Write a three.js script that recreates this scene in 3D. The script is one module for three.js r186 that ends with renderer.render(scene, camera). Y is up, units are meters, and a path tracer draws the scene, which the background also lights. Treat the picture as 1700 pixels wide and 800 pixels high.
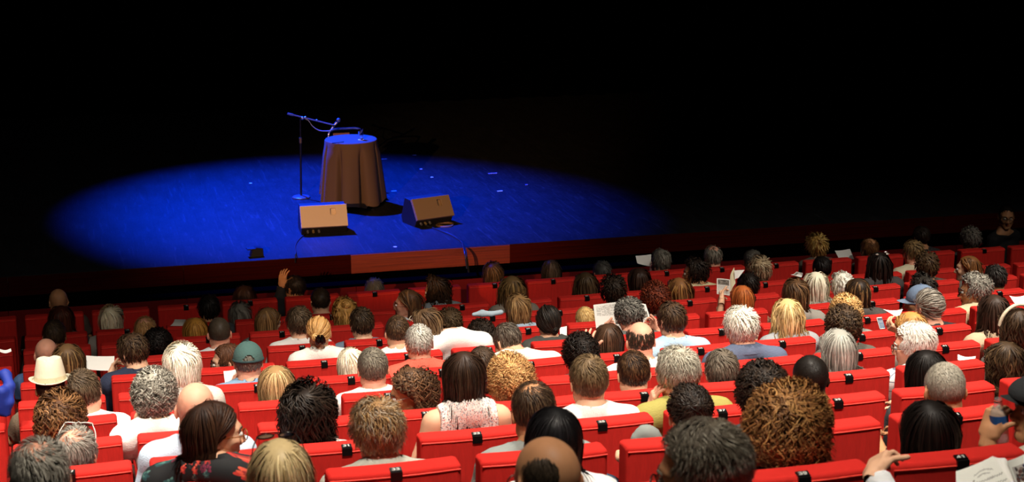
import * as THREE from 'three';
import { mergeGeometries } from 'three/addons/utils/BufferGeometryUtils.js';
import { RoundedBoxGeometry } from 'three/addons/geometries/RoundedBoxGeometry.js';
import { RectAreaLightUniformsLib } from 'three/addons/lights/RectAreaLightUniformsLib.js';

// ───────────────────────── camera, light, exposure ─────────────────────────
RectAreaLightUniformsLib.init();
const scene = new THREE.Scene();
scene.background = new THREE.Color(0x000000);
const FPX = 2731, YAW = 0.26, PITCH = 0.2438, CAMY = 5.1;
const camera = new THREE.PerspectiveCamera(2 * Math.atan(400 / FPX) * 180 / Math.PI, 1700 / 800, 0.1, 80);
camera.position.set(0, CAMY, 0);
camera.rotation.order = 'YXZ';
camera.rotation.set(-PITCH, -YAW, 0);
camera.focus = 10.5; camera.userData.fStop = 5.6;
const renderer = new THREE.WebGLRenderer({ antialias: true });
renderer.toneMapping = THREE.LinearToneMapping;
renderer.toneMappingExposure = 0.49;
renderer.outputColorSpace = THREE.SRGBColorSpace;
renderer.shadowMap.enabled = true;

const CEIL = 10.2;
// house downlights over the stalls: [x, z, aimX, aimZ, intensity, half angle, penumbra]
const HOUSE = [
  [-2.6, -3.2, -2.6, -7.2, 360, 0.44, 0.6],
  [1.4, -3.0, 1.4, -7.0, 390, 0.44, 0.6],
  [5.2, -3.4, 5.0, -7.8, 390, 0.5, 0.8],
  [8.4, -6.0, 7.4, -9.8, 270, 0.55, 0.9],
  [-2.2, -7.6, -2.2, -7.7, 430, 0.545, 0.55],
  [2.4, -7.7, 2.4, -7.9, 450, 0.545, 0.6],
  [6.6, -8.6, 6.6, -8.9, 370, 0.58, 0.95],
  [0.6, -3.8, 0.6, -4.6, 60, 0.62, 0.8],  // added fill for the nearest rows, not a known fitting
  [0.4, -1.6, 0.8, -12.2, 170, 0.4, 0.9],  // dim wash added only to lift the front rows
];
const HOUSE_COLOR = new THREE.Color(1.0, 0.9, 0.77);
// blue stage profiles: [x, y, z, aimX, aimZ, intensity, half angle, penumbra]
const BLUE = [
  [0.4, 9.3, -21.2, 2.55, -17.75, 7500, 0.335, 0.8],
];
const BLUE_COLOR = new THREE.Color(0.002, 0.046, 1.0);
// dim amber front light on the stage apron
const AMBER = [[-5.5, 6.4, 2.0, 2.95, 1.0, -16.5, 1850, 0.12, 0.7]];
const AMBER_COLOR = new THREE.Color(1.0, 0.5, 0.2);

// ───────────────────────── helpers ─────────────────────────
function RNG(seed) { let a = seed >>> 0; return () => { a = (a + 0x6D2B79F5) >>> 0; let t = a; t = Math.imul(t ^ (t >>> 15), t | 1); t ^= t + Math.imul(t ^ (t >>> 7), t | 61); return ((t ^ (t >>> 14)) >>> 0) / 4294967296; }; }
const V = (x, y, z) => new THREE.Vector3(x, y, z);
const clamp = (x, a, b) => Math.min(b, Math.max(a, x));
const lerp = (a, b, t) => a + (b - a) * t;
const sstep = (a, b, x) => { const t = clamp((x - a) / (b - a), 0, 1); return t * t * (3 - 2 * t); };
const names = {};
function numbered(n) { const k = names[n] = (names[n] ?? -1) + 1; return k ? `${n}_${String(k).padStart(3, '0')}` : n; }
function shade(o) { o.traverse(m => { if (m.isMesh) { m.castShadow = true; m.receiveShadow = true; } }); return o; }
const seenLabels = new Map();
function tag(o, label, category, group) {
  if (!group && seenLabels.has(label)) console.log('DUP LABEL', label);
  seenLabels.set(label, 1);
  const n = label.split(/\s+/).length; if (n < 4 || n > 16) console.log('LABEL LENGTH', n, label);
  o.userData.label = label; o.userData.category = category; if (group) o.userData.group = group; return o;
}
function thing(name, x, y, z, turn = 0) { const g = new THREE.Group(); g.name = numbered(name); g.position.set(x, y, z); g.rotation.y = turn; scene.add(g); return g; }
function part(parent, name, geo, mat, label) { const m = new THREE.Mesh(geo, mat); m.name = name; m.castShadow = m.receiveShadow = true; parent.add(m); if (label) m.userData.label = label; return m; }
function struct(name, geo, mat) { const m = new THREE.Mesh(geo, mat); m.name = numbered(name); m.castShadow = m.receiveShadow = true; m.userData.kind = 'structure'; scene.add(m); return m; }
function boxAt(x0, x1, y0, y1, z0, z1) { const g = new THREE.BoxGeometry(x1 - x0, y1 - y0, z1 - z0); g.translate((x0 + x1) / 2, (y0 + y1) / 2, (z0 + z1) / 2); return g; }
function tube(pts, r, seg = 24, rs = 8) { return new THREE.TubeGeometry(new THREE.CatmullRomCurve3(pts.map(p => p.isVector3 ? p : V(...p))), seg, r, rs, false); }
function rod(a, b, r0, r1 = r0, n = 10) { const d = b.clone().sub(a), g = new THREE.CylinderGeometry(r1, r0, d.length(), n); g.translate(0, d.length() / 2, 0); g.applyQuaternion(new THREE.Quaternion().setFromUnitVectors(V(0, 1, 0), d.normalize())); g.translate(a.x, a.y, a.z); return g; }
function merge(list) { return mergeGeometries(list.map(g => { const h = g.index ? g.toNonIndexed() : g; for (const k of Object.keys(h.attributes)) if (!['position', 'normal', 'uv'].includes(k)) h.deleteAttribute(k); return h; })); }
// where a line of sight of the photograph meets a vertical plane z or a level y of the hall (used to survey positions)
function sight(u, v) {
  let x = (u - 850) / FPX, y = (400 - v) / FPX, z = -1;
  let c = Math.cos(PITCH), s = Math.sin(PITCH); [y, z] = [c * y + s * z, -s * y + c * z];
  c = Math.cos(YAW); s = Math.sin(YAW); [x, z] = [c * x - s * z, s * x + c * z];
  return V(x, y, z);
}
function onZ(u, v, zz) { const d = sight(u, v); d.multiplyScalar(zz / d.z); d.y += CAMY; return d; }
function onY(u, v, yy) { const d = sight(u, v); d.multiplyScalar((yy - CAMY) / d.y); d.y += CAMY; return d; }
function depthOf(p) { const q = p.clone(); q.y -= CAMY; const f = V(Math.sin(YAW) * Math.cos(PITCH), -Math.sin(PITCH), -Math.cos(YAW) * Math.cos(PITCH)); return q.dot(f); }

// value noise
const nz = (() => { const r = RNG(77), p = new Float32Array(4096).map(() => r()); const h = (i, j, k) => p[(Math.imul(i, 374761393) ^ Math.imul(j, 668265263) ^ Math.imul(k, 2147483647 ^ 0x5bd1e995)) >>> 7 & 4095]; return (x, y, z) => { const i = Math.floor(x), j = Math.floor(y), k = Math.floor(z); const f = t => t * t * (3 - 2 * t), a = f(x - i), b = f(y - j), c = f(z - k); return lerp(lerp(lerp(h(i, j, k), h(i + 1, j, k), a), lerp(h(i, j + 1, k), h(i + 1, j + 1, k), a), b), lerp(lerp(h(i, j, k + 1), h(i + 1, j, k + 1), a), lerp(h(i, j + 1, k + 1), h(i + 1, j + 1, k + 1), a), b), c); }; })();

function canvasTex(w, h, draw, srgb = true) { const c = document.createElement('canvas'); c.width = w; c.height = h; draw(c.getContext('2d'), w, h); const t = new THREE.CanvasTexture(c); if (srgb) t.colorSpace = THREE.SRGBColorSpace; t.wrapS = t.wrapT = THREE.RepeatWrapping; t.magFilter = THREE.LinearFilter; return t; }
function dataTex(n, fn, srgb = false) { const d = new Uint8Array(n * n * 4); for (let j = 0; j < n; j++) for (let i = 0; i < n; i++) { const c = fn(i / n, j / n, i, j); const o = (j * n + i) * 4; d[o] = c[0]; d[o + 1] = c[1]; d[o + 2] = c[2]; d[o + 3] = 255; } const t = new THREE.DataTexture(d, n, n); t.wrapS = t.wrapT = THREE.RepeatWrapping; t.magFilter = THREE.LinearFilter; t.minFilter = THREE.LinearMipmapLinearFilter; t.generateMipmaps = true; if (srgb) t.colorSpace = THREE.SRGBColorSpace; t.needsUpdate = true; return t; }

// surface nets: field < 0 is inside
function surf(field, lo, hi, cell) {
  const nx = Math.ceil((hi[0] - lo[0]) / cell) + 1, ny = Math.ceil((hi[1] - lo[1]) / cell) + 1, nzz = Math.ceil((hi[2] - lo[2]) / cell) + 1;
  const F = new Float32Array(nx * ny * nzz), id = (i, j, k) => (k * ny + j) * nx + i;
  for (let k = 0; k < nzz; k++) for (let j = 0; j < ny; j++) for (let i = 0; i < nx; i++) F[id(i, j, k)] = field(lo[0] + i * cell, lo[1] + j * cell, lo[2] + k * cell);
  const vid = new Int32Array(nx * ny * nzz).fill(-1), P = [], idx = [];
  for (let k = 0; k < nzz - 1; k++) for (let j = 0; j < ny - 1; j++) for (let i = 0; i < nx - 1; i++) {
    let neg = 0; for (let c = 0; c < 8; c++) if (F[id(i + (c & 1), j + (c >> 1 & 1), k + (c >> 2))] < 0) neg++;
    if (!neg || neg === 8) continue;
    let sx = 0, sy = 0, sz = 0, n = 0;
    for (let c = 0; c < 8; c++) for (let a = 0; a < 3; a++) {
      if (c & (1 << a)) continue; const d = c | (1 << a);
      const fa = F[id(i + (c & 1), j + (c >> 1 & 1), k + (c >> 2))], fb = F[id(i + (d & 1), j + (d >> 1 & 1), k + (d >> 2))];
      if ((fa < 0) === (fb < 0)) continue; const t = fa / (fa - fb);
      sx += (c & 1) + (a === 0 ? t : 0); sy += (c >> 1 & 1) + (a === 1 ? t : 0); sz += (c >> 2) + (a === 2 ? t : 0); n++;
    }
    vid[id(i, j, k)] = P.length / 3; P.push(lo[0] + (i + sx / n) * cell, lo[1] + (j + sy / n) * cell, lo[2] + (k + sz / n) * cell);
  }
  const quad = (a, b, c, d, flip) => { if (a < 0 || b < 0 || c < 0 || d < 0) return; flip ? idx.push(a, c, b, a, d, c) : idx.push(a, b, c, a, c, d); };
  for (let k = 1; k < nzz - 1; k++) for (let j = 1; j < ny - 1; j++) for (let i = 1; i < nx - 1; i++) {
    const f = F[id(i, j, k)] < 0;
    if (f !== (F[id(i + 1, j, k)] < 0)) quad(vid[id(i, j - 1, k - 1)], vid[id(i, j, k - 1)], vid[id(i, j, k)], vid[id(i, j - 1, k)], !f);
    if (f !== (F[id(i, j + 1, k)] < 0)) quad(vid[id(i - 1, j, k - 1)], vid[id(i - 1, j, k)], vid[id(i, j, k)], vid[id(i, j, k - 1)], !f);
    if (f !== (F[id(i, j, k + 1)] < 0)) quad(vid[id(i - 1, j - 1, k)], vid[id(i, j - 1, k)], vid[id(i, j, k)], vid[id(i - 1, j, k)], !f);
  }
  const g = new THREE.BufferGeometry(); g.setAttribute('position', new THREE.Float32BufferAttribute(P, 3)); g.setIndex(idx);
  const N = new Float32Array(P.length), e = cell * 0.4;
  for (let v = 0; v < P.length; v += 3) { const x = P[v], y = P[v + 1], z = P[v + 2]; let a = field(x + e, y, z) - field(x - e, y, z), b = field(x, y + e, z) - field(x, y - e, z), c = field(x, y, z + e) - field(x, y, z - e); const l = Math.hypot(a, b, c) || 1; N[v] = a / l; N[v + 1] = b / l; N[v + 2] = c / l; }
  g.setAttribute('normal', new THREE.BufferAttribute(N, 3));
  return g;
}
const smin = (a, b, k) => { const h = Math.max(k - Math.abs(a - b), 0) / k; return Math.min(a, b) - h * h * k * 0.25; };
const smax = (a, b, k) => -smin(-a, -b, k);
const sph = (x, y, z, cx, cy, cz, r) => Math.hypot(x - cx, y - cy, z - cz) - r;
const ell = (x, y, z, cx, cy, cz, a, b, c) => { const px = x - cx, py = y - cy, pz = z - cz; const k0 = Math.hypot(px / a, py / b, pz / c), k1 = Math.hypot(px / (a * a), py / (b * b), pz / (c * c)); return k1 < 1e-9 ? -Math.min(a, b, c) : k0 * (k0 - 1) / k1; };
const cap = (x, y, z, ax, ay, az, bx, by, bz, ra, rb) => { const dx = bx - ax, dy = by - ay, dz = bz - az; const t = clamp(((x - ax) * dx + (y - ay) * dy + (z - az) * dz) / (dx * dx + dy * dy + dz * dz + 1e-12), 0, 1); return Math.hypot(x - ax - dx * t, y - ay - dy * t, z - az - dz * t) - (ra + (rb - ra) * t); };
const capV = (x, y, z, a, b, ra, rb) => cap(x, y, z, a.x, a.y, a.z, b.x, b.y, b.z, ra, rb);

// ───────────────────────── materials ─────────────────────────
const std = (color, roughness = 0.8, extra = {}) => new THREE.MeshStandardMaterial({ color, roughness, ...extra });
const weave = dataTex(128, (u, v, i, j) => { const a = 128 + 60 * Math.sin(i * Math.PI / 2) * Math.cos(j * Math.PI / 2) + 40 * (nz(i * 0.35, j * 0.35, 3) - 0.5); return [a, a, a]; });
weave.repeat.set(6, 6);
const feltMap = dataTex(256, (u, v, i, j) => { const n = nz(i * 0.5, j * 0.5, 1) * 0.5 + nz(i * 0.12, j * 0.12, 5) * 0.5; const a = 228 + 27 * n; return [a, a, a]; }, true);
feltMap.repeat.set(3, 3);
const M = {
  seat: new THREE.MeshPhysicalMaterial({ color: 0xd8302a, roughness: 0.9, map: feltMap, bumpMap: weave, bumpScale: 0.0006, specularIntensity: 0.15 }),
  piping: std(0xe63a2c, 0.7),
  plate: std(0x070708, 0.35),
  blackMetal: std(0x0b0b0c, 0.45, { metalness: 0.5 }),
  blackPlastic: std(0x0a0a0b, 0.5),
  armWood: std(0x2a1712, 0.5),
  carpet: std(0x1a0a0b, 0.95),
  drape: new THREE.MeshPhysicalMaterial({ color: 0x020202, roughness: 1, specularIntensity: 0 }),
  wall: new THREE.MeshPhysicalMaterial({ color: 0x040404, roughness: 1, specularIntensity: 0 }),
  paper: std(0xf4f3ee, 0.8, { side: THREE.DoubleSide }),
  lens: new THREE.MeshPhysicalMaterial({ color: 0xffffff, roughness: 0.05, transmission: 1, thickness: 0 }),
  darkLens: std(0x0a0808, 0.08),
};

// ───────────────────────── hall: rows, floor, shell ─────────────────────────
const ROWS = 'ABCDEFGHIJKL';
const rowZ = i => -13.9016 + 0.9498 * i;
const rowPlateY = i => CAMY - 4.0178 + 0.1419 * i + 0.0065 * i * i + ({ 0: 0.028, 1: -0.017, 9: 0.01, 10: -0.016 }[i] || 0);
const rowX0 = [7.389, 6.8633, 6.336, 5.8147, 5.2827, 4.7551, 4.2505, 3.707, 3.1768, 2.6526, 2.1149, 1.5877];
const PLATE_H = 0.94, PITCHX = 0.55;
const rowFloor = i => rowPlateY(i) - PLATE_H;
const STAGE_Y = 1.1, EDGE_Z = -15.42;
const floorTex = dataTex(512, (u, v, i, j) => { const n = nz(i * 0.9, j * 0.06, 2) * 0.35 + nz(i * 0.25, j * 0.25, 9) * 0.35 + nz(i * 0.04, j * 0.04, 4) * 0.3; let a = 95 + 80 * n; if (nz(i * 0.21, j * 0.03, 8) > 0.86) a += 36; if (nz(i * 0.03 + j * 0.11, j * 0.05 - i * 0.4, 6) > 0.9) a += 40; a += 22 * (nz(i * 0.5, j * 0.5, 31) - 0.5); if (i % 64 < 1) a *= 0.72; return [a, a, a]; }, true);
{
  // stepped stalls floor, one slab per row
  for (let i = 0; i < 12; i++) struct('floor', boxAt(-9, 14, -0.4, rowFloor(i), rowZ(i) - 0.78, i === 11 ? 3.5 : rowZ(i + 1) - 0.78), M.carpet);
  struct('floor', boxAt(-9, 14, -0.4, 0, EDGE_Z + 0.3, rowZ(0) - 0.78), M.carpet);
  struct('wall_left', boxAt(-9.3, -9, -0.4, CEIL, -25, 3.8), M.wall);
  struct('wall_right', boxAt(14, 14.3, -0.4, CEIL, -25, 3.8), M.wall);
  struct('wall_rear', boxAt(-9.3, 14.3, -0.4, CEIL, 3.5, 3.8), M.wall);
  struct('wall_front', boxAt(-9.3, 14.3, -0.4, CEIL, -25.3, -25), M.wall);
  struct('ceiling', boxAt(-9.3, 14.3, CEIL, CEIL + 0.3, -25.3, 3.8), M.wall);
  // stage
  const t = floorTex.clone(); t.needsUpdate = true; t.repeat.set(0.55, 0.22);
  const fg = boxAt(-9, 14, STAGE_Y - 0.06, STAGE_Y, -25, EDGE_Z);
  { const p = fg.attributes.position, uv = fg.attributes.uv; for (let k = 0; k < p.count; k++) uv.setXY(k, p.getX(k), p.getZ(k)); }
  struct('stage_floor', fg, new THREE.MeshPhysicalMaterial({ specularIntensity: 0.35, color: 0x4a4a4e, map: t, roughness: 0.55, bumpMap: t, bumpScale: 0.002 }));
  struct('stage_front_wall', boxAt(-9, 14, -0.4, STAGE_Y - 0.06, EDGE_Z - 0.25, EDGE_Z - 0.07), M.wall);
  // fascia along the stage edge, cut into boards to hold painted light and shade
  const wood = canvasTex(512, 64, (c, w, h) => { c.fillStyle = '#7a2c18'; c.fillRect(0, 0, w, h); const r = RNG(5); for (let k = 0; k < 260; k++) { c.fillStyle = `rgba(${r() < 0.5 ? '40,10,6' : '170,70,36'},${0.06 + 0.12 * r()})`; c.fillRect(r() * w - 60, r() * h, 60 + r() * 260, 0.6 + r() * 1.6); } });
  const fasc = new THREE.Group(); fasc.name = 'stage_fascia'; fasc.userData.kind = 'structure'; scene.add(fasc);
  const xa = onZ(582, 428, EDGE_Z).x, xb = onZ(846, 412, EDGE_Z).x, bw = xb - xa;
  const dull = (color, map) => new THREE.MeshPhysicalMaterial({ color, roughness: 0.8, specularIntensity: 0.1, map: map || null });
  const mats = [std(0xffffff, 0.5, { map: wood }), dull(0x6a3a34, wood), dull(0x8a6058, wood), dull(0x6a1818)];  // bright wood paints the lit stretch, darker woods the shaded ones; last for steps
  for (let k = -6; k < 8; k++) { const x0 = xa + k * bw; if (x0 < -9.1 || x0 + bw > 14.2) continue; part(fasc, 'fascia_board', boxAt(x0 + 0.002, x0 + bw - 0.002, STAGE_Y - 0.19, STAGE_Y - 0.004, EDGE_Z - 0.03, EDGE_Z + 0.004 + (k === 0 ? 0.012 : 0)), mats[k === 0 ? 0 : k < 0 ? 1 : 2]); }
  const lw = new THREE.Group(); lw.name = 'stage_step'; lw.userData.kind = 'structure'; scene.add(lw);
  for (let k = -6; k < 8; k++) { const x0 = xa + k * bw; if (x0 < -9.1 || x0 + bw > 14.2) continue; part(lw, 'step_board', boxAt(x0 + 0.002, x0 + bw - 0.002, 0, 0.855, EDGE_Z + 0.02, EDGE_Z + 0.3), mats[3]); part(lw, 'shaded_tread', boxAt(x0 + 0.002, x0 + bw - 0.002, 0.856, 0.88, EDGE_Z + 0.0, EDGE_Z + 0.305), M.wall); }  // black slab paints the step top as shaded
  // black drapes at the back and sides of the stage, with real folds
  const drape = (x0, x1, z0, z1, n) => { const g = new THREE.PlaneGeometry(1, 1, n * 8, 1), p = g.attributes.position, L = Math.hypot(x1 - x0, z1 - z0), nx = -(z1 - z0) / L, nzz = (x1 - x0) / L; for (let k = 0; k < p.count; k++) { const s = p.getX(k) + 0.5, y = p.getY(k) + 0.5, f = 0.07 * Math.sin(s * n * Math.PI * 2); p.setXYZ(k, lerp(x0, x1, s) + nx * f, STAGE_Y + y * (CEIL - STAGE_Y - 0.05), lerp(z0, z1, s) + nzz * f); } g.computeVertexNormals(); return g; };
  const dm = new THREE.MeshPhysicalMaterial({ color: 0x020202, roughness: 1, specularIntensity: 0, side: THREE.DoubleSide });
  struct('trim_1', drape(-8.9, 13.9, -24.4, -24.4, 60), dm);
  struct('trim_2', drape(-6.4, -6.4, -24.2, -16.2, 20), dm);
  struct('trim_3', drape(12.6, 12.6, -24.2, -16.2, 20), dm);
}

// ───────────────────────── lamps ─────────────────────────
function spot(x, y, z, ax, ay, az, color, I, ang, pen, radius) {
  const l = new THREE.SpotLight(color, I, 0, ang, pen, 2); l.position.set(x, y, z); l.target.position.set(ax, ay, az); l.castShadow = true; l.shadow.radius = radius; l.shadow.mapSize.set(1024, 1024); scene.add(l, l.target); return l;
}
function lampBody(label, cat, x, y, z, ax, ay, az, color, R, name) {
  const g = thing(name, x, y, z); const d = V(ax - x, ay - y, az - z).normalize(); const q = new THREE.Quaternion().setFromUnitVectors(V(0, -1, 0), d);
  const h = new THREE.LatheGeometry([[0.001, 0.42], [R * 0.8, 0.4], [R, 0.3], [R, 0.02], [R * 0.92, 0.02], [R * 0.92, 0.1]].map(p => new THREE.Vector2(...p)), 24); h.applyQuaternion(q);
  part(g, 'housing', h, new THREE.MeshStandardMaterial({ color: 0x101010, roughness: 0.5, side: THREE.DoubleSide }));
  const f = new THREE.CircleGeometry(R * 0.9, 24); f.rotateX(Math.PI / 2); f.translate(0, 0.06, 0); f.applyQuaternion(q);
  part(g, 'lamp_face', f, new THREE.MeshStandardMaterial({ color: 0x000000, emissive: color, emissiveIntensity: 2, side: THREE.DoubleSide }));
  part(g, 'bracket', merge([rod(V(0, 0.35, 0), V(0, CEIL - y, 0), 0.02)]), M.blackMetal);
  tag(g, label, cat); shade(g); return g;
}
const ord = ['first', 'second', 'third', 'fourth', 'fifth', 'sixth', 'seventh', 'eighth', 'ninth', 'tenth', 'eleventh', 'twelfth', 'thirteenth'];
HOUSE.forEach(([x, z, ax, az, I, an, pe], i) => { const y = CEIL - 0.7; lampBody(`${ord[i]} house downlight hanging under the ceiling above the stalls`, 'lamp', x, y, z, ax, 1.5, az, HOUSE_COLOR, 0.2, 'house_downlight'); spot(x, y - 0.02, z, ax, 1.5, az, HOUSE_COLOR, I, an, pe, 10); });
BLUE.forEach(([x, y, z, ax, az, I, an, pe], i) => { lampBody(`${ord[i]} blue stage spotlight hanging above the stage`, 'spotlight', x, y, z, ax, STAGE_Y, az, BLUE_COLOR, 0.12, 'stage_spotlight'); spot(x, y - 0.02, z, ax, STAGE_Y, az, BLUE_COLOR, I, an, pe, 3); });
AMBER.forEach(([x, y, z, ax, ay, az, I, an, pe]) => {
  const g = lampBody('amber front spotlight aimed at the stage apron', 'spotlight', x, y, z, ax, ay, az, AMBER_COLOR, 0.12, 'stage_spotlight'); spot(x, y - 0.02, z, ax, ay, az, AMBER_COLOR, I, an, pe, 0.6);
  // added plate out of view that keeps the beam off the front rows
  const h = V(ax - x, 0, az - z).normalize(), D = 0.8, yb = -0.02 - 0.292 * D, s = V(-h.z, 0, h.x), pl = new THREE.BoxGeometry(0.7, 0.26, 0.006); pl.rotateY(Math.atan2(h.x, h.z)); pl.translate(h.x * D, yb - 0.13, h.z * D);
  part(g, 'added_beam_plate', merge([pl, ...[-0.3, 0.3].map(q => rod(V(s.x * q * 0.4, -0.1, s.z * q * 0.4), V(h.x * D + s.x * q, yb - 0.1, h.z * D + s.z * q), 0.006))]), M.blackMetal);
});

// ───────────────────────── theatre seats ─────────────────────────
const BACK_TOP = PLATE_H + 0.016;
function slabSweep(w, y0, y1, d, r, bend, st = 11) {
  // rounded profile in (y, z), swept along x with rounded ends and a slight plan curve
  const prof = []; const hy = (y1 - y0) / 2, cy = (y0 + y1) / 2, hz = d / 2;
  for (let q = 0; q < 4; q++) for (let k = 0; k <= 3; k++) { const a = (q + k / 3) * Math.PI / 2; prof.push([(q === 0 || q === 3 ? hy - r : -(hy - r)), (q < 2 ? hz - r : -(hz - r)), Math.cos(a), Math.sin(a)]); }
  const xs = []; for (let k = 0; k < st; k++) xs.push([-(w / 2 - r) + (w - 2 * r) * k / (st - 1), 0]);
  for (const a of [0.5, 1]) { xs.push([w / 2 - r + r * Math.sin(a * Math.PI / 2), a]); xs.unshift([-(w / 2 - r + r * Math.sin(a * Math.PI / 2)), a]); }
  const P = [], U = [], I = [], n = prof.length;
  xs.forEach(([x, a]) => { const rr = r * Math.cos(a * Math.PI / 2); prof.forEach(([py, pz, c, s], k) => { const y = cy + py + c * rr, z = pz + s * rr - bend * x * x - hz; P.push(x, y, z); U.push(x, k / n * 2 * (y1 - y0 + d)); }); });
  for (let i = 0; i < xs.length - 1; i++) for (let k = 0; k < n; k++) { const a = i * n + k, b = i * n + (k + 1) % n; I.push(a, b, b + n, a, b + n, a + n); }
  for (const e of [0, xs.length - 1]) { const c = P.length / 3; let sx = 0, sy = 0, sz = 0; for (let k = 0; k < n; k++) { sx += P[(e * n + k) * 3]; sy += P[(e * n + k) * 3 + 1]; sz += P[(e * n + k) * 3 + 2]; } P.push(sx / n, sy / n, sz / n); U.push(0, 0); for (let k = 0; k < n; k++) e ? I.push(e * n + k, e * n + (k + 1) % n, c) : I.push(e * n + (k + 1) % n, e * n + k, c); }
  const g = new THREE.BufferGeometry(); g.setAttribute('position', new THREE.Float32BufferAttribute(P, 3)); g.setAttribute('uv', new THREE.Float32BufferAttribute(U, 2)); g.setIndex(I); g.computeVertexNormals(); return g;
}
const SEATW = 0.482, SEATD = 0.098;
const G = {
  back: slabSweep(SEATW, 0.3, BACK_TOP, SEATD, 0.017, 0.22),
  cushion: (() => { const g = slabSweep(SEATW, -0.06, 0.06, 0.46, 0.04, 0); g.translate(0, 0.43, -0.11); return g; })(),
  piping: tube(Array.from({ length: 9 }, (_, k) => { const x = -SEATW / 2 + 0.006 + (SEATW - 0.012) * k / 8; return [x, BACK_TOP - 0.02, -0.22 * x * x + 0.001]; }), 0.0032, 16, 5),
  support: merge([boxAt(-0.03, 0.03, 0, 0.38, -0.36, -0.12), boxAt(-0.2, 0.2, 0.3, 0.36, -0.4, -0.06)]),
  arm: (() => { const g = new RoundedBoxGeometry(0.05, 0.035, 0.4, 2, 0.012); g.translate(PITCHX / 2, 0.64, -0.29); return g; })(),
  armPost: boxAt(PITCHX / 2 - 0.018, PITCHX / 2 + 0.018, 0, 0.63, -0.42, -0.14),
};
const numberAtlas = canvasTex(1024, 1024, (c, w, h) => { c.fillStyle = '#0b0b0c'; c.fillRect(0, 0, w, h); c.fillStyle = '#d8d8d2'; c.font = 'bold 74px sans-serif'; c.textAlign = 'center'; c.textBaseline = 'middle'; for (let k = 0; k < 64; k++) c.fillText(String(k + 1), (k % 8) * 128 + 64, Math.floor(k / 8) * 128 + 66); });
const plateMat = new THREE.MeshStandardMaterial({ map: numberAtlas, roughness: 0.3, metalness: 0.1 });
const plateGeo = new Map();
function plateTop(n) {
  if (plateGeo.has(n)) return plateGeo.get(n);
  const g = new THREE.PlaneGeometry(0.038, 0.02); g.rotateX(-Math.PI / 2 + 0.25); g.translate(0, BACK_TOP + 0.0048, -0.014);
  const uv = g.attributes.uv, k = n - 1; for (let i = 0; i < 4; i++) uv.setXY(i, ((k % 8) + 0.1 + 0.8 * uv.getX(i)) / 8, 1 - (Math.floor(k / 8) + 0.2 + 0.6 * (1 - uv.getY(i))) / 8);
  plateGeo.set(n, g); return g;
}
const plateBody = merge([(() => { const g = new THREE.BoxGeometry(0.042, 0.005, 0.024); g.rotateX(0.25); g.translate(0, BACK_TOP + 0.0018, -0.014); return g; })(), boxAt(-0.021, 0.021, BACK_TOP - 0.034, BACK_TOP - 0.002, -0.004, 0.006)]);
const seatAt = (i, k) => V(rowX0[i] + k * PITCHX, rowFloor(i), rowZ(i));
const seatCols = []; const seatKey = (i, k) => `${i}:${k}`;
for (let i = 0; i < 12; i++) { const list = []; for (let k = -18; k < 8; k++) { const p = seatAt(i, k); p.y += PLATE_H; const q = camPx(p); if (q[0] > -45 - 10 * i && q[0] < 1745 + 10 * i && q[1] < 900) list.push(k); } seatCols.push(list); }
function camPx(p) { const q = V(p.x, p.y - CAMY, p.z); let c = Math.cos(YAW), s = Math.sin(YAW); const xc = c * q.x + s * q.z; let zc = -s * q.x + c * q.z; c = Math.cos(PITCH); s = Math.sin(PITCH); const yc = c * q.y - s * zc; zc = s * q.y + c * zc; return [850 + FPX * xc / -zc, 400 - FPX * yc / -zc, -zc]; }
function makeSeat(i, k, label, group) {
  const p = seatAt(i, k), r = RNG(i * 97 + k * 13 + 5);
  const t = thing('theatre_seat', p.x, p.y, p.z, (r() - 0.5) * 0.012);
  const b = part(t, 'backrest', G.back, M.seat); part(b, 'piping', G.piping, M.piping);
  part(t, 'seat_cushion', G.cushion, M.seat); part(t, 'support', G.support, M.blackMetal);
  const a = part(t, 'armrest', G.armPost, M.blackMetal); part(a, 'arm_pad', G.arm, M.armWood);
  const pl = part(t, 'number_plate', plateBody, M.plate, 'black number plate clipped over the backrest');
  part(pl, 'number', plateTop(((k + 18) * 2 + 1) % 60 + 2), plateMat);
  tag(t, label, 'seat', group); return t;
}
// ───────────────────────── people: heads, hair, bodies, clothes ─────────────────────────
const SKIN = { light: 0xe6b493, pink: 0xe3a489, tan: 0xc08a63, brown: 0x8a5a3c, dark: 0x3d271c };
const skinTex = dataTex(128, (u, v, i, j) => { const a = 236 + 19 * nz(i * 0.3, j * 0.3, 4); return [a, a - 4, a - 6]; }, true);
const skinMats = {}; for (const k in SKIN) skinMats[k] = new THREE.MeshPhysicalMaterial({ color: SKIN[k], roughness: 0.5, vertexColors: true, specularIntensity: 0.5 });
const hairMat = new THREE.MeshPhysicalMaterial({ color: 0xffffff, vertexColors: true, roughness: 0.46, specularIntensity: 0.45, side: THREE.DoubleSide });
const CRAN = [0, 0.03, -0.012], CR = [0.077, 0.09, 0.0985];

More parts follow.
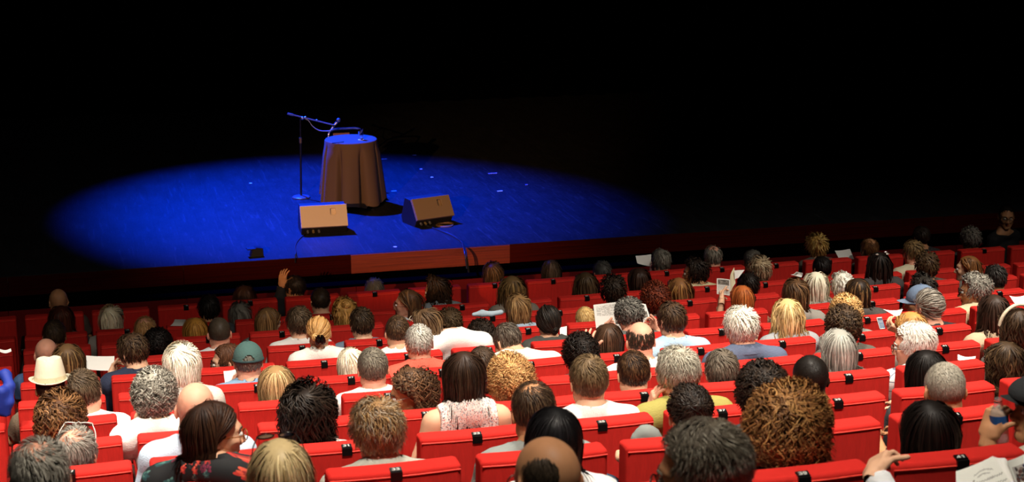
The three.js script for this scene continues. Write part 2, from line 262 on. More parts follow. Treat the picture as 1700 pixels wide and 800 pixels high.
function headField(f) {
  const j = f ? 0.92 : 1, nr = f ? 0.047 : 0.056;
  return (x, y, z) => {
    const ax = Math.abs(x);
    let d = ell(x, y, z, 0, 0.03, -0.012, 0.0745, 0.0865, 0.095);
    d = smin(d, ell(x, y, z, 0, -0.032, 0.03, 0.058 * j, 0.08, 0.064), 0.03);
    d = smin(d, cap(ax, y, z, 0.05 * j, -0.06, 0.0, 0.012, -0.1, 0.066, 0.018, 0.016), 0.03);
    d = smin(d, sph(x, y, z, 0, -0.1, 0.072, 0.016), 0.02);
    d = smin(d, cap(ax, y, z, 0.01, 0.024, 0.084, 0.042, 0.022, 0.066, 0.01, 0.01), 0.02);
    d = smin(d, sph(ax, y, z, 0.044, -0.022, 0.062, 0.017), 0.025);
    d = smax(d, -sph(ax, y, z, 0.031, 0.0, 0.102, 0.0155), 0.012);
    d = smin(d, cap(x, y, z, 0, 0.012, 0.088, 0, -0.036, 0.11, 0.0075, 0.0115), 0.012);
    d = smin(d, sph(ax, y, z, 0.0115, -0.041, 0.097, 0.0075), 0.01);
    d = smin(d, cap(ax, y, z, 0.0, -0.0625, 0.0925, 0.02, -0.066, 0.08, 0.0065, 0.0035), 0.007);
    d = smin(d, cap(ax, y, z, 0.0, -0.0745, 0.091, 0.017, -0.0715, 0.08, 0.007, 0.0035), 0.007);
    d = smin(d, cap(x, y, z, 0, -0.06, -0.025, 0, -0.16, -0.045, nr, nr), 0.035);
    // ears
    const ca = Math.cos(0.42), sa = Math.sin(0.42), ex = ax - 0.079, ez = z + 0.012, px = ca * ex - sa * -ez * -1, pz = sa * ex + ca * ez;
    let e = ell(ca * ex + sa * ez, y + 0.004 - 0.12 * ez, -sa * ex + ca * ez, 0, 0, 0, 0.0075, 0.032, 0.0195);
    e = smax(e, -ell(ca * ex + sa * ez, y - 0.002, -sa * ex + ca * ez, 0.009, 0, 0.004, 0.007, 0.019, 0.011), 0.006);
    return smin(d, e, 0.01);
  };
}
const headCache = {};
function headGeo(f, cell) {
  const key = f + ':' + cell; if (headCache[key]) return headCache[key];
  const g = surf(headField(f), [-0.112, -0.175, -0.125], [0.112, 0.135, 0.135], cell);
  const P = g.attributes.position, C = new Float32Array(P.count * 3);
  for (let i = 0; i < P.count; i++) {
    const x = P.getX(i), y = P.getY(i), z = P.getZ(i), ax = Math.abs(x); let c = [1, 1, 1];
    const m = 0.94 + 0.12 * nz(x * 60 + 9, y * 60 + 9, z * 60 + 9); c = [m, m * 0.99, m * 0.98];
    if (z > 0.078 && y < -0.057 && y > -0.082 && ax < 0.022) { const t = 0.85; c = [lerp(m, 0.75, t), lerp(m, 0.42, t), lerp(m, 0.42, t)]; }
    else if (ax > 0.078 || (z > 0.1 && y < -0.02 && y > -0.05)) c = [m, m * 0.86, m * 0.84];
    C[i * 3] = c[0]; C[i * 3 + 1] = c[1]; C[i * 3 + 2] = c[2];
  }
  g.setAttribute('color', new THREE.BufferAttribute(C, 3)); return headCache[key] = g;
}
// hand: wrist at the origin, fingers towards +z, palm down (-y), thumb on +x
const handCache = {};
function handGeo(pose, cell) {
  const key = pose + cell; if (handCache[key]) return handCache[key];
  const curl = { relaxed: [0.25, 0.4, 0.3], flat: [0.06, 0.1, 0.08], grip: [0.75, 0.95, 0.6], hook: [0.5, 0.95, 0.5] }[pose];
  const chains = [];
  [[0.031, 0.068, 0.0], [0.0105, 0.077, 0.03], [-0.0105, 0.072, 0.06], [-0.03, 0.056, 0.12]].forEach(([fx, len, add], n) => {
    let p = V(fx, 0, 0.088 - Math.abs(n - 1.2) * 0.004), a = 0; const pts = [p];
    [0.46, 0.3, 0.24].forEach((q, s) => { a += curl[s] * (1 + add); p = p.clone().add(V(fx * 0.12, -Math.sin(a) * len * q, Math.cos(a) * len * q)); pts.push(p); });
    chains.push(pts);
  });
  const tt = pose === 'grip' || pose === 'hook' ? V(0.025, -0.03, 0.03) : V(0.032, -0.01, 0.03);
  chains.push([V(0.03, -0.004, 0.028), V(0.052, -0.012, 0.056), V(0.052, -0.012, 0.056).add(tt)]);
  const f = (x, y, z) => {
    let d = 1e3;
    { const qx = Math.abs(x) - 0.03, qy = Math.abs(y) - 0.004, qz = Math.abs(z - 0.046) - 0.038; d = Math.hypot(Math.max(qx, 0), Math.max(qy, 0), Math.max(qz, 0)) + Math.min(Math.max(qx, qy, qz), 0) - 0.0105; }
    d = smin(d, cap(x, y, z, 0, 0, -0.03, 0, 0, 0.02, 0.025, 0.024), 0.02);
    d = smin(d, cap(x, y, z, 0.02, -0.006, 0.02, 0.034, -0.008, 0.04, 0.014, 0.012), 0.012);
    for (let n = 0; n < 5; n++) { const c = chains[n]; let e = 1e3; for (let s = 0; s < c.length - 1; s++) { const r0 = (n === 4 ? 0.0105 : 0.0092) - s * 0.0008; e = Math.min(e, capV(x, y, z, c[s], c[s + 1], r0, r0 - 0.0008)); } d = n === 4 ? smin(d, e, 0.008) : smin(d, e, 0.0035); }
    return d;
  };
  const f2 = (x, y, z) => f(x, y, z);
  const g = surf((x, y, z) => f2(x, y, z), [-0.06, -0.11, -0.045], [0.1, 0.03, 0.185], cell);
  g.setAttribute('color', new THREE.BufferAttribute(new Float32Array(g.attributes.position.count * 3).fill(0.97), 3));
  return handCache[key] = g;
}
function flipped(g) { const h = g.clone(); const I = h.index.array.slice(); for (let k = 0; k < I.length; k += 3) { const t = I[k + 1]; I[k + 1] = I[k + 2]; I[k + 2] = t; } h.setIndex(new THREE.BufferAttribute(I, 1)); return h; }
function handAt(wrist, dir, palm, side, pose, cell) {
  const z = dir.clone().normalize(), y = palm.clone().multiplyScalar(-1); y.addScaledVector(z, -y.dot(z)).normalize(); const x = V(0, 0, 0).crossVectors(y, z);
  const m = new THREE.Matrix4().makeBasis(x, y, z); m.setPosition(wrist);
  // thumb on +x of the hand frame; mirrored for the other hand
  let g = handGeo(pose, cell);
  if (side < 0) { g = flipped(g.clone().applyMatrix4(new THREE.Matrix4().makeScale(-1, 1, 1))); }
  return g.clone().applyMatrix4(m);
}

// hair styles: len, thickness range, lift, gravity, curl radius, curl turns, flow, count factor, lock width, mask
const ST = {
  short: { len: 0.042, th: [0.008, 0.02], lift: 0.24, grav: 0.1, curl: 0.001, turns: 1, flow: 'crown', n: 1.25, w: 0.0045 },
  messy: { len: 0.058, th: [0.012, 0.03], lift: 0.45, grav: 0.22, curl: 0.004, turns: 1.1, flow: 'crown', n: 1.35, w: 0.0042, frizz: 0.3 },
  crop: { len: 0.02, th: [0.004, 0.01], lift: 0.45, grav: 0.05, curl: 0, turns: 0, flow: 'crown', n: 1.6, w: 0.0034 },
  buzz: { len: 0.008, th: [0.002, 0.004], lift: 0.5, grav: 0.0, curl: 0, turns: 0, flow: 'crown', n: 2.0, w: 0.0026, seg: 2 },
  thin: { len: 0.045, th: [0.005, 0.016], lift: 0.12, grav: 0.1, curl: 0.001, turns: 1, flow: 'crown', n: 0.95, w: 0.0042, thinTop: 0.62 },
  ring: { len: 0.022, th: [0.003, 0.01], lift: 0.3, grav: 0.4, curl: 0, turns: 0, flow: 'crown', n: 1.1, w: 0.004, bald: 1 },
  patch: { len: 0.02, th: [0.003, 0.008], lift: 0.3, grav: 0.3, curl: 0, turns: 0, flow: 'crown', n: 1.2, w: 0.004, bald: 2 },
  bald: { len: 0.006, th: [0.001, 0.002], lift: 0.2, grav: 0.3, curl: 0, turns: 0, flow: 'crown', n: 0.4, w: 0.002, bald: 1, seg: 2 },
  comb: { len: 0.1, th: [0.008, 0.02], lift: 0.12, grav: 0.0, curl: 0.001, turns: 1, flow: 'side', n: 1.1, w: 0.006, thinTop: 0.3 },
  bob: { len: 0.25, th: [0.014, 0.036], lift: 0.15, grav: 0.35, curl: 0.002, turns: 1, flow: 'part', n: 0.95, w: 0.0075 },
  shortbob: { len: 0.16, th: [0.014, 0.036], lift: 0.2, grav: 0.3, curl: 0.003, turns: 1, flow: 'crown', n: 1.1, w: 0.0065 },
  long: { len: 0.37, th: [0.012, 0.034], lift: 0.12, grav: 0.35, curl: 0.003, turns: 1.5, flow: 'part', n: 0.95, w: 0.008 },
  wavy: { len: 0.33, th: [0.02, 0.045], lift: 0.2, grav: 0.35, curl: 0.009, turns: 3, flow: 'part', n: 1.0, w: 0.007, frizz: 0.12 },
  wavybob: { len: 0.25, th: [0.028, 0.055], lift: 0.3, grav: 0.3, curl: 0.01, turns: 2.5, flow: 'crown', n: 1.2, w: 0.0068, frizz: 0.15 },
  curly: { len: 0.085, th: [0.02, 0.045], lift: 0.6, grav: 0.12, curl: 0.0085, turns: 2.4, flow: 'crown', n: 1.35, w: 0.0052, frizz: 0.15 },
  curlytight: { len: 0.075, th: [0.025, 0.05], lift: 0.8, grav: 0.08, curl: 0.0075, turns: 3.2, flow: 'crown', n: 1.6, w: 0.0042, frizz: 0.2 },
  curlybig: { len: 0.17, th: [0.045, 0.085], lift: 0.8, grav: 0.2, curl: 0.0105, turns: 3.2, flow: 'crown', n: 2.2, w: 0.0046, frizz: 0.3, napeCut: 0.5 },
  curlyshort: { len: 0.055, th: [0.012, 0.028], lift: 0.5, grav: 0.1, curl: 0.006, turns: 1.6, flow: 'crown', n: 1.3, w: 0.005, frizz: 0.1 },
  curlylong: { len: 0.3, th: [0.03, 0.055], lift: 0.35, grav: 0.35, curl: 0.011, turns: 5, flow: 'part', n: 1.15, w: 0.006, frizz: 0.15 },
  bun: { len: 0.2, th: [0.005, 0.014], lift: 0.03, grav: 0.0, curl: 0.001, turns: 1, flow: 'bun', n: 0.9, w: 0.0065, bun: [0.0, -0.02, -0.115, 0.034] },
  updo: { len: 0.15, th: [0.012, 0.03], lift: 0.2, grav: 0.0, curl: 0.006, turns: 2, flow: 'bun', n: 1.1, w: 0.006, bun: [0.0, 0.055, -0.1, 0.042], frizz: 0.15 },
};
function hairline(z) { // lowest y that carries hair, along the side of the head
  const k = [[-0.2, -0.085], [-0.085, -0.082], [-0.05, -0.066], [-0.028, -0.03], [-0.008, 0.005], [0.02, 0.0], [0.034, 0.03], [0.05, 0.06], [0.075, 0.078], [0.2, 0.09]];
  for (let i = 1; i < k.length; i++) if (z < k[i][0]) return lerp(k[i - 1][1], k[i][1], (z - k[i - 1][0]) / (k[i][0] - k[i - 1][0])); return 0.09;
}
function makeHair(st, thick, cols, rng, lod, gl, caps, female) {
  const seg = st.seg || Math.max([4, 6, 8][lod], st.curl > 0.005 ? Math.ceil(st.turns * [2.2, 3.6, 5.2][lod]) : 0), near = lod === 2, dense = lod === 2 && !(st.curl > 0.005) ? 1.4 : 1, N = Math.round([260, 600, 1150][lod] * st.n * dense), wide = [1.95, 1.3, 0.95][lod] / (dense > 1 ? 1.35 : 1) * (st.wide || 1);
  const P = [], Nn = [], C = [], I = [];
  const c0 = V(...CRAN), crown = V(0.004, 0.117, -0.05), bun = st.bun ? V(...st.bun) : null, t1 = V(0, 0, 0), n = V(0, 0, 0), fl = V(0, 0, 0), sw1 = V(0, 0, 0), side = V(0, 0, 0), q = V(0, 0, 0);
  const colr = cols.map(c => new THREE.Color(c));
  const baldness = (x, y, z) => { if (!st.bald && !st.thinTop) return 1; const r = Math.hypot(x / 0.066, (z + 0.012) / 0.1); if (st.bald === 1) return y > 0.055 && r < 0.97 || y > 0.035 && z > 0.02 ? 0 : 1; if (st.bald === 2) return z < -0.02 ? clamp((1 - Math.hypot((x - 0.046) / 0.027, (y - 0.05) / 0.032)) * 2.5, 0, 1) : 0; return y > 0.055 && r < 0.8 ? 1 - st.thinTop : 1; };
  const ok = (x, y, z) => y > hairline(z) + 0.004 * Math.sin(x * 170);
  const norm = (p, o) => o.set((p.x - c0.x) / (CR[0] * CR[0]), (p.y - c0.y) / (CR[1] * CR[1]), (p.z - c0.z) / (CR[2] * CR[2])).normalize();
  const flow = (p, nn, o) => {
    if (st.flow === 'part') { const s = p.x >= 0 ? 1 : -1, b = sstep(0.0, -0.06, p.z); o.set(s * 1.0, -0.2, p.z > 0.02 ? -0.5 : -0.3); o.multiplyScalar(1 - b); o.addScaledVector(q.copy(p).sub(crown).normalize(), b * 1.2); }
    else if (st.flow === 'side') o.set(-1, 0.0, -0.35);
    else if (st.flow === 'bun') o.copy(bun).sub(p);
    else { o.copy(p).sub(crown); if (p.z > 0.03 && p.y > 0.05) { o.set(p.x * 4 + 0.25, 0.1, 0.25 - female * 0.6); } }
    if (st.flow === 'crown' && p.y > 0.03) { sw1.crossVectors(nn, o).normalize(); o.normalize().addScaledVector(sw1, 0.75 * sstep(0.03, 0.1, p.y)); } o.addScaledVector(nn, -o.dot(nn)); if (o.lengthSq() < 1e-8) o.set(0.1, 0, 0.1); return o.normalize();
  };
  // cap under the locks
  if (!st.bald) {
    const nu = 28, nv = 18, base = P.length / 3, ct = 1 + Math.min(thick * 0.2, 0.005) / 0.09, col = colr[0];
    for (let j = 0; j <= nv; j++) for (let i = 0; i <= nu; i++) { const th = j / nv * Math.PI * 0.86, ph = i / nu * Math.PI * 2, x = Math.sin(th) * Math.cos(ph), y = Math.cos(th), z = Math.sin(th) * Math.sin(ph); P.push(c0.x + x * CR[0] * ct, c0.y + y * CR[1] * ct, c0.z + z * CR[2] * ct); n.set(x / CR[0], y / CR[1], z / CR[2]).normalize(); Nn.push(n.x, n.y, n.z); C.push(col.r * 1.3, col.g * 1.3, col.b * 1.3); }
    for (let j = 0; j < nv; j++) for (let i = 0; i < nu; i++) { const a = base + j * (nu + 1) + i, b = a + 1, c = a + nu + 1, d = c + 1; const good = [a, b, c, d].every(k => { const x = P[k * 3], y = P[k * 3 + 1], z = P[k * 3 + 2]; return y > hairline(z) + 0.006 && (!st.thinTop || baldness(x, y, z) === 1); }); if (good) I.push(a, b, d, a, d, c); }
  }
  const nv3 = 2;
  const ribbon = (pts, w0, nrm, ci, own) => {
    const a = colr[ci], b = own ? a : colr[Math.floor(rng() * colr.length)], m = rng(), br = 0.82 + 0.36 * rng(), br2 = br * (0.85 + 0.3 * rng());
    const cr = lerp(a.r, b.r, m) * 1.3, cg = lerp(a.g, b.g, m) * 1.3, cb = lerp(a.b, b.b, m) * 1.3, base = P.length / 3;
    for (let s = 0; s < pts.length; s++) {
      const p = pts[s], t = s / (pts.length - 1), d = t1.copy(pts[Math.min(s + 1, pts.length - 1)]).sub(pts[Math.max(s - 1, 0)]).normalize(), nn = nrm[s];
      side.crossVectors(d, nn).normalize(); const w = w0 * (t > 0.75 ? 1 - 0.8 * (t - 0.75) / 0.25 : 0.85 + 0.15 * Math.min(1, t * 4));
      const put = (k, up, kk, bb) => { P.push(p.x + side.x * k * w / 2 + nn.x * up * w, p.y + side.y * k * w / 2 + nn.y * up * w, p.z + side.z * k * w / 2 + nn.z * up * w); const l = 1 / Math.hypot(1, kk); Nn.push((nn.x + side.x * kk) * l, (nn.y + side.y * kk) * l, (nn.z + side.z * kk) * l); C.push(cr * bb, cg * bb, cb * bb); };
      put(-1, 0, -0.8, br); if (nv3 === 3) put(0, 0.28, 0, (br + br2) / 2); put(1, 0, 0.8, br2);
    }
    for (let s = 0; s < pts.length - 1; s++) for (let k = 0; k < nv3 - 1; k++) { const a2 = base + s * nv3 + k, b2 = a2 + 1, c2 = a2 + nv3, d2 = c2 + 1; I.push(a2, b2, d2, a2, d2, c2); }
  };
  let made = 0, guard = 0;
  while (made < N && guard++ < N * 12) {
    const y = 1 - 1.75 * rng(), a = rng() * Math.PI * 2, r = Math.sqrt(Math.max(0, 1 - y * y)), root = V(c0.x + r * Math.cos(a) * CR[0], c0.y + y * CR[1], c0.z + r * Math.sin(a) * CR[2]);
    if (!ok(root.x, root.y, root.z) || rng() > baldness(root.x, root.y, root.z)) continue;
    made++;
    const layer = thick * (0.25 + 0.75 * Math.pow(rng(), 0.7)), len = st.len * (0.75 + 0.4 * rng()) * (st.flow === 'crown' && st.len < 0.1 && root.y < -0.02 ? 0.38 : 1) * (st.napeCut && root.y < 0.02 ? st.napeCut : 1), ds = len / seg, pts = [root.clone()], nrm = [norm(root, V(0, 0, 0))];
    const p = root.clone(), ph = rng() * 6.28, sgn = rng() < 0.5 ? -1 : 1, d = V(0, 0, 0), fz = V(rng() - 0.5, rng() - 0.5, rng() - 0.5).multiplyScalar(st.frizz || 0.05);
    const minE = st.flow === 'part' || st.len > 0.14;
    for (let s = 1; s <= seg; s++) {
      const t = s / seg; norm(p, n); flow(p, n, fl);
      if (bun && p.distanceTo(bun) < st.bun[3] * 0.8) break;
      const below = clamp((0.035 - p.y) * (minE ? 9 : 3), 0, 1), g = clamp(st.grav * t + (minE ? below : below * 0.35), 0, 1) * (st.flow === 'bun' ? 0 : 1);
      d.copy(fl).multiplyScalar(1 - g).addScaledVector(gl, g).addScaledVector(n, st.lift * (1 - g) * (t < 0.5 ? 1.2 : 0.5)).add(fz).normalize();
      p.addScaledVector(d, ds);
      const ex = (p.x - c0.x) / CR[0], ey = (p.y - c0.y) / CR[1], ez = (p.z - c0.z) / CR[2], e = Math.hypot(ex, ey, ez), want = 1 + layer * Math.min(1, t * 2.2) / 0.088;
      if (e < want) { const k = want / e; p.set(c0.x + (p.x - c0.x) * k, c0.y + (p.y - c0.y) * k, c0.z + (p.z - c0.z) * k); }
      else if (p.y > 0.02 && st.len > 0.09) { const k = lerp(1, want / e, 0.55); p.set(c0.x + (p.x - c0.x) * k, c0.y + (p.y - c0.y) * k, c0.z + (p.z - c0.z) * k); }
      if (st.len > 0.09) {
        for (const c of caps) { const dx = c.b.clone().sub(c.a), tt = clamp(p.clone().sub(c.a).dot(dx) / dx.lengthSq(), 0, 1), m = p.clone().sub(c.a).addScaledVector(dx, -tt), dist = m.length(), need = c.r + layer * 0.55 * (c.k ?? 1); if (dist < need && dist > 1e-5) p.addScaledVector(m, need / dist - 1); }
        if (p.z > 0.025 && p.y < 0.075) { const lim = 0.066 + layer * 0.5; if (Math.abs(p.x) < lim) p.x = (p.x >= 0 ? 1 : -1) * lerp(Math.abs(p.x), lim, 0.8); }
      }
      q.copy(p); const nn = norm(p, V(0, 0, 0)); if (st.len > 0.14 && p.y < 0) nn.y *= 0.3, nn.normalize();
      if (st.curl) { side.crossVectors(d, nn).normalize(); const w = ph + sgn * t * st.turns * 6.283, R = st.curl * Math.min(1, t * 2.5); q.addScaledVector(side, Math.cos(w) * R).addScaledVector(nn, Math.sin(w) * R); if (st.curl > 0.004) nn.addScaledVector(side, Math.cos(w) * 0.6).normalize(); }
      pts.push(q.clone()); nrm.push(nn);
    }
    if (pts.length > 1) { let ci = Math.floor(rng() * colr.length); if (st.topDark) ci = rng() < sstep(0.02, 0.075, root.y + 0.02 * (rng() - 0.5)) ? (rng() < 0.8 ? 0 : 1) : 1 + Math.floor(rng() * (colr.length - 1)); ribbon(pts, st.w * wide * (0.7 + 0.6 * rng()), nrm, ci, st.topDark); }
  }
  if (bun) {
    const R = st.bun[3];
    for (let k = 0; k < [70, 110, 190][lod]; k++) { const ax = V(rng() - 0.5, rng() - 0.5, rng() - 0.5 + (st.frizz ? 0 : 0.9)).normalize(), u = V(ax.y, -ax.x, 0.01).normalize(), w = V(0, 0, 0).crossVectors(ax, u), lat = (rng() - 0.5) * 1.5, rr = R * (0.82 + 0.22 * rng()), a0 = rng() * 6.28, pts = [], nrm = []; for (let s = 0; s <= seg; s++) { const a = a0 + s / seg * 2.6, nn = V(0, 0, 0).addScaledVector(u, Math.cos(a) * Math.cos(lat)).addScaledVector(w, Math.sin(a) * Math.cos(lat)).addScaledVector(ax, Math.sin(lat)); pts.push(bun.clone().addScaledVector(nn, rr)); nrm.push(nn); } ribbon(pts, st.w * wide * 1.1, nrm, Math.floor(rng() * colr.length)); }
  }
  const g = new THREE.BufferGeometry(); g.setAttribute('position', new THREE.Float32BufferAttribute(P, 3)); g.setAttribute('normal', new THREE.Float32BufferAttribute(Nn, 3)); g.setAttribute('color', new THREE.Float32BufferAttribute(C, 3)); g.setIndex(I); return g;
}

// cloth patterns
const floralDark = canvasTex(512, 512, (c, w, h) => { c.fillStyle = '#16171a'; c.fillRect(0, 0, w, h); const r = RNG(12); for (let k = 0; k < 46; k++) { const x = r() * w, y = r() * h, R = 26 + 26 * r(), t = r(), col = t < 0.42 ? ['#c8342a', '#8e1f22', '#e0563e'] : t < 0.8 ? ['#2c5658', '#1f4246', '#54827a'] : ['#6a1f3a', '#8a2a48', '#3e1226']; for (const ox of [-w, 0, w]) for (const oy of [-h, 0, h]) for (let p = 0; p < 16; p++) { const a = p * 2.4, q = R * (1 - p / 20); c.fillStyle = col[p % 3]; c.beginPath(); c.ellipse(x + ox + Math.cos(a) * q * 0.55, y + oy + Math.sin(a) * q * 0.55, q * 0.42, q * 0.26, a, 0, 7); c.fill(); } } });
floralDark.repeat.set(3.6, 3.6);
const floralPale = canvasTex(512, 512, (c, w, h) => { c.fillStyle = '#efe4dc'; c.fillRect(0, 0, w, h); const r = RNG(31), cols = ['#d98a7c', '#c9665c', '#8b93a0', '#454a58', '#e8b8a8', '#b8c0c4', '#ffffff']; for (let k = 0; k < 1500; k++) { c.fillStyle = cols[Math.floor(r() * cols.length)]; c.beginPath(); c.ellipse(r() * w, r() * h, 3 + 7 * r(), 2 + 3 * r(), r() * 6, 0, 7); c.fill(); } });
floralPale.repeat.set(4, 4);
const plaid = canvasTex(256, 256, (c, w, h) => { c.fillStyle = '#eeece8'; c.fillRect(0, 0, w, h); for (let k = 0; k < 4; k++) { c.fillStyle = 'rgba(60,70,96,0.75)'; c.fillRect(k * 64, 0, 6, h); c.fillRect(0, k * 64, w, 6); c.fillStyle = 'rgba(150,150,160,0.4)'; c.fillRect(k * 64 + 30, 0, 12, h); } });
plaid.repeat.set(5, 5);
const clothBump = dataTex(128, (u, v, i, j) => { const a = 128 + 70 * (nz(i * 0.5, j * 0.5, 7) - 0.5) + 90 * (nz(i * 0.09, j * 0.06, 3) - 0.5); return [a, a, a]; }); clothBump.repeat.set(5, 5);
const clothMats = new Map();
function clothMat(c) { if (!clothMats.has(c)) clothMats.set(c, c === 'floralDark' ? std(0xffffff, 0.8, { map: floralDark }) : c === 'floralPale' ? std(0xffffff, 0.85, { map: floralPale }) : c === 'plaid' ? std(0xffffff, 0.85, { map: plaid }) : std(c, 0.85, { bumpMap: clothBump, bumpScale: 0.004 })); return clothMats.get(c); }

const trousers = surf((x, y, z) => { const a = Math.abs(x); let d = cap(a, y, z, 0.085, 0.53, 0.02, 0.12, 0.53, 0.36, 0.095, 0.07); d = smin(d, cap(a, y, z, 0.12, 0.53, 0.36, 0.12, 0.1, 0.36, 0.068, 0.05), 0.03); return smin(d, cap(x, y, z, -0.08, 0.56, 0.0, 0.08, 0.56, 0, 0.11, 0.11), 0.05); }, [-0.24, 0.02, -0.16], [0.24, 0.72, 0.48], 0.042);
const shoeGeo = s => { const g = surf((x, y, z) => Math.max(smin(ell(x, y, z, s * 0.12, 0.04, 0.45, 0.045, 0.045, 0.1), ell(x, y, z, s * 0.12, 0.05, 0.36, 0.042, 0.06, 0.06), 0.03), 0.002 - y), [s * 0.12 - 0.08, -0.02, 0.26], [s * 0.12 + 0.08, 0.14, 0.58], 0.02); return g; };
const shoes = [shoeGeo(-1), shoeGeo(1)];
const legMats = [std(0x1b1d24, 0.9), std(0x2a2c33, 0.9), std(0x33302c, 0.9), std(0x23324a, 0.9)];

// a torus-section collar, glasses and hats in head / neck axes
const collarGeo = (() => { const pr = [[0.062, -0.006], [0.06, 0.03], [0.066, 0.034], [0.084, 0.002], [0.09, -0.018], [0.085, -0.02], [0.066, 0.014]].map(p => new THREE.Vector2(...p)); const g = new THREE.LatheGeometry(pr, 28, Math.PI * 0.14, Math.PI * 1.72); return g; })();
function glassesGeo() { const L = []; for (const s of [-1, 1]) { const t = new THREE.TorusGeometry(0.0235, 0.0022, 6, 20); t.scale(1.05, 0.86, 1); t.translate(s * 0.032, -0.002, 0.107); L.push(t); L.push(tube([[s * 0.056, 0.004, 0.105], [s * 0.073, 0.004, 0.07], [s * 0.08, 0.002, 0.0], [s * 0.08, -0.012, -0.022]], 0.002, 14, 5)); } L.push(tube([[-0.009, 0.002, 0.108], [0, 0.006, 0.112], [0.009, 0.002, 0.108]], 0.0018, 8, 5)); return merge(L); }
const glassG = glassesGeo();
const lensG = (() => { const L = []; for (const s of [-1, 1]) { const c = new THREE.CircleGeometry(0.0228, 18); c.scale(1.05, 0.86, 1); c.translate(s * 0.032, -0.002, 0.107); L.push(c); } return merge(L); })();
const eyeG = s => { const g = new THREE.SphereGeometry(0.0122, 14, 10); g.rotateX(Math.PI / 2); const P = g.attributes.position, C = []; for (let i = 0; i < P.count; i++) { const a = Math.hypot(P.getX(i), P.getY(i)); const f = P.getZ(i) > 0; C.push(...(f && a < 0.0026 ? [0.01, 0.01, 0.01] : f && a < 0.0062 ? [0.09, 0.05, 0.03] : [0.8, 0.78, 0.74])); } g.setAttribute('color', new THREE.Float32BufferAttribute(C, 3)); g.translate(s * 0.031, 0.0, 0.0845); return g; };
const eyes = [eyeG(-1), eyeG(1)], eyeMat = new THREE.MeshPhysicalMaterial({ color: 0xffffff, vertexColors: true, roughness: 0.15 });
const browG = s => tube([[s * 0.014, 0.0195, 0.0985], [s * 0.03, 0.0255, 0.093], [s * 0.046, 0.02, 0.078]], 0.0034, 10, 5);
const brows = [browG(-1), browG(1)];
const frameMats = new Map(); const frameMat = c => { if (!frameMats.has(c)) frameMats.set(c, std(c, 0.25)); return frameMats.get(c); };

const taken = new Map();
const PEOPLE = [];
function P(row, u, top, w, sex, style, cols, skin, cloth, rot, desc, o = {}) { PEOPLE.push({ row, u, top, w, sex, style, cols, skin, cloth, rot, desc, o, n: PEOPLE.length }); }


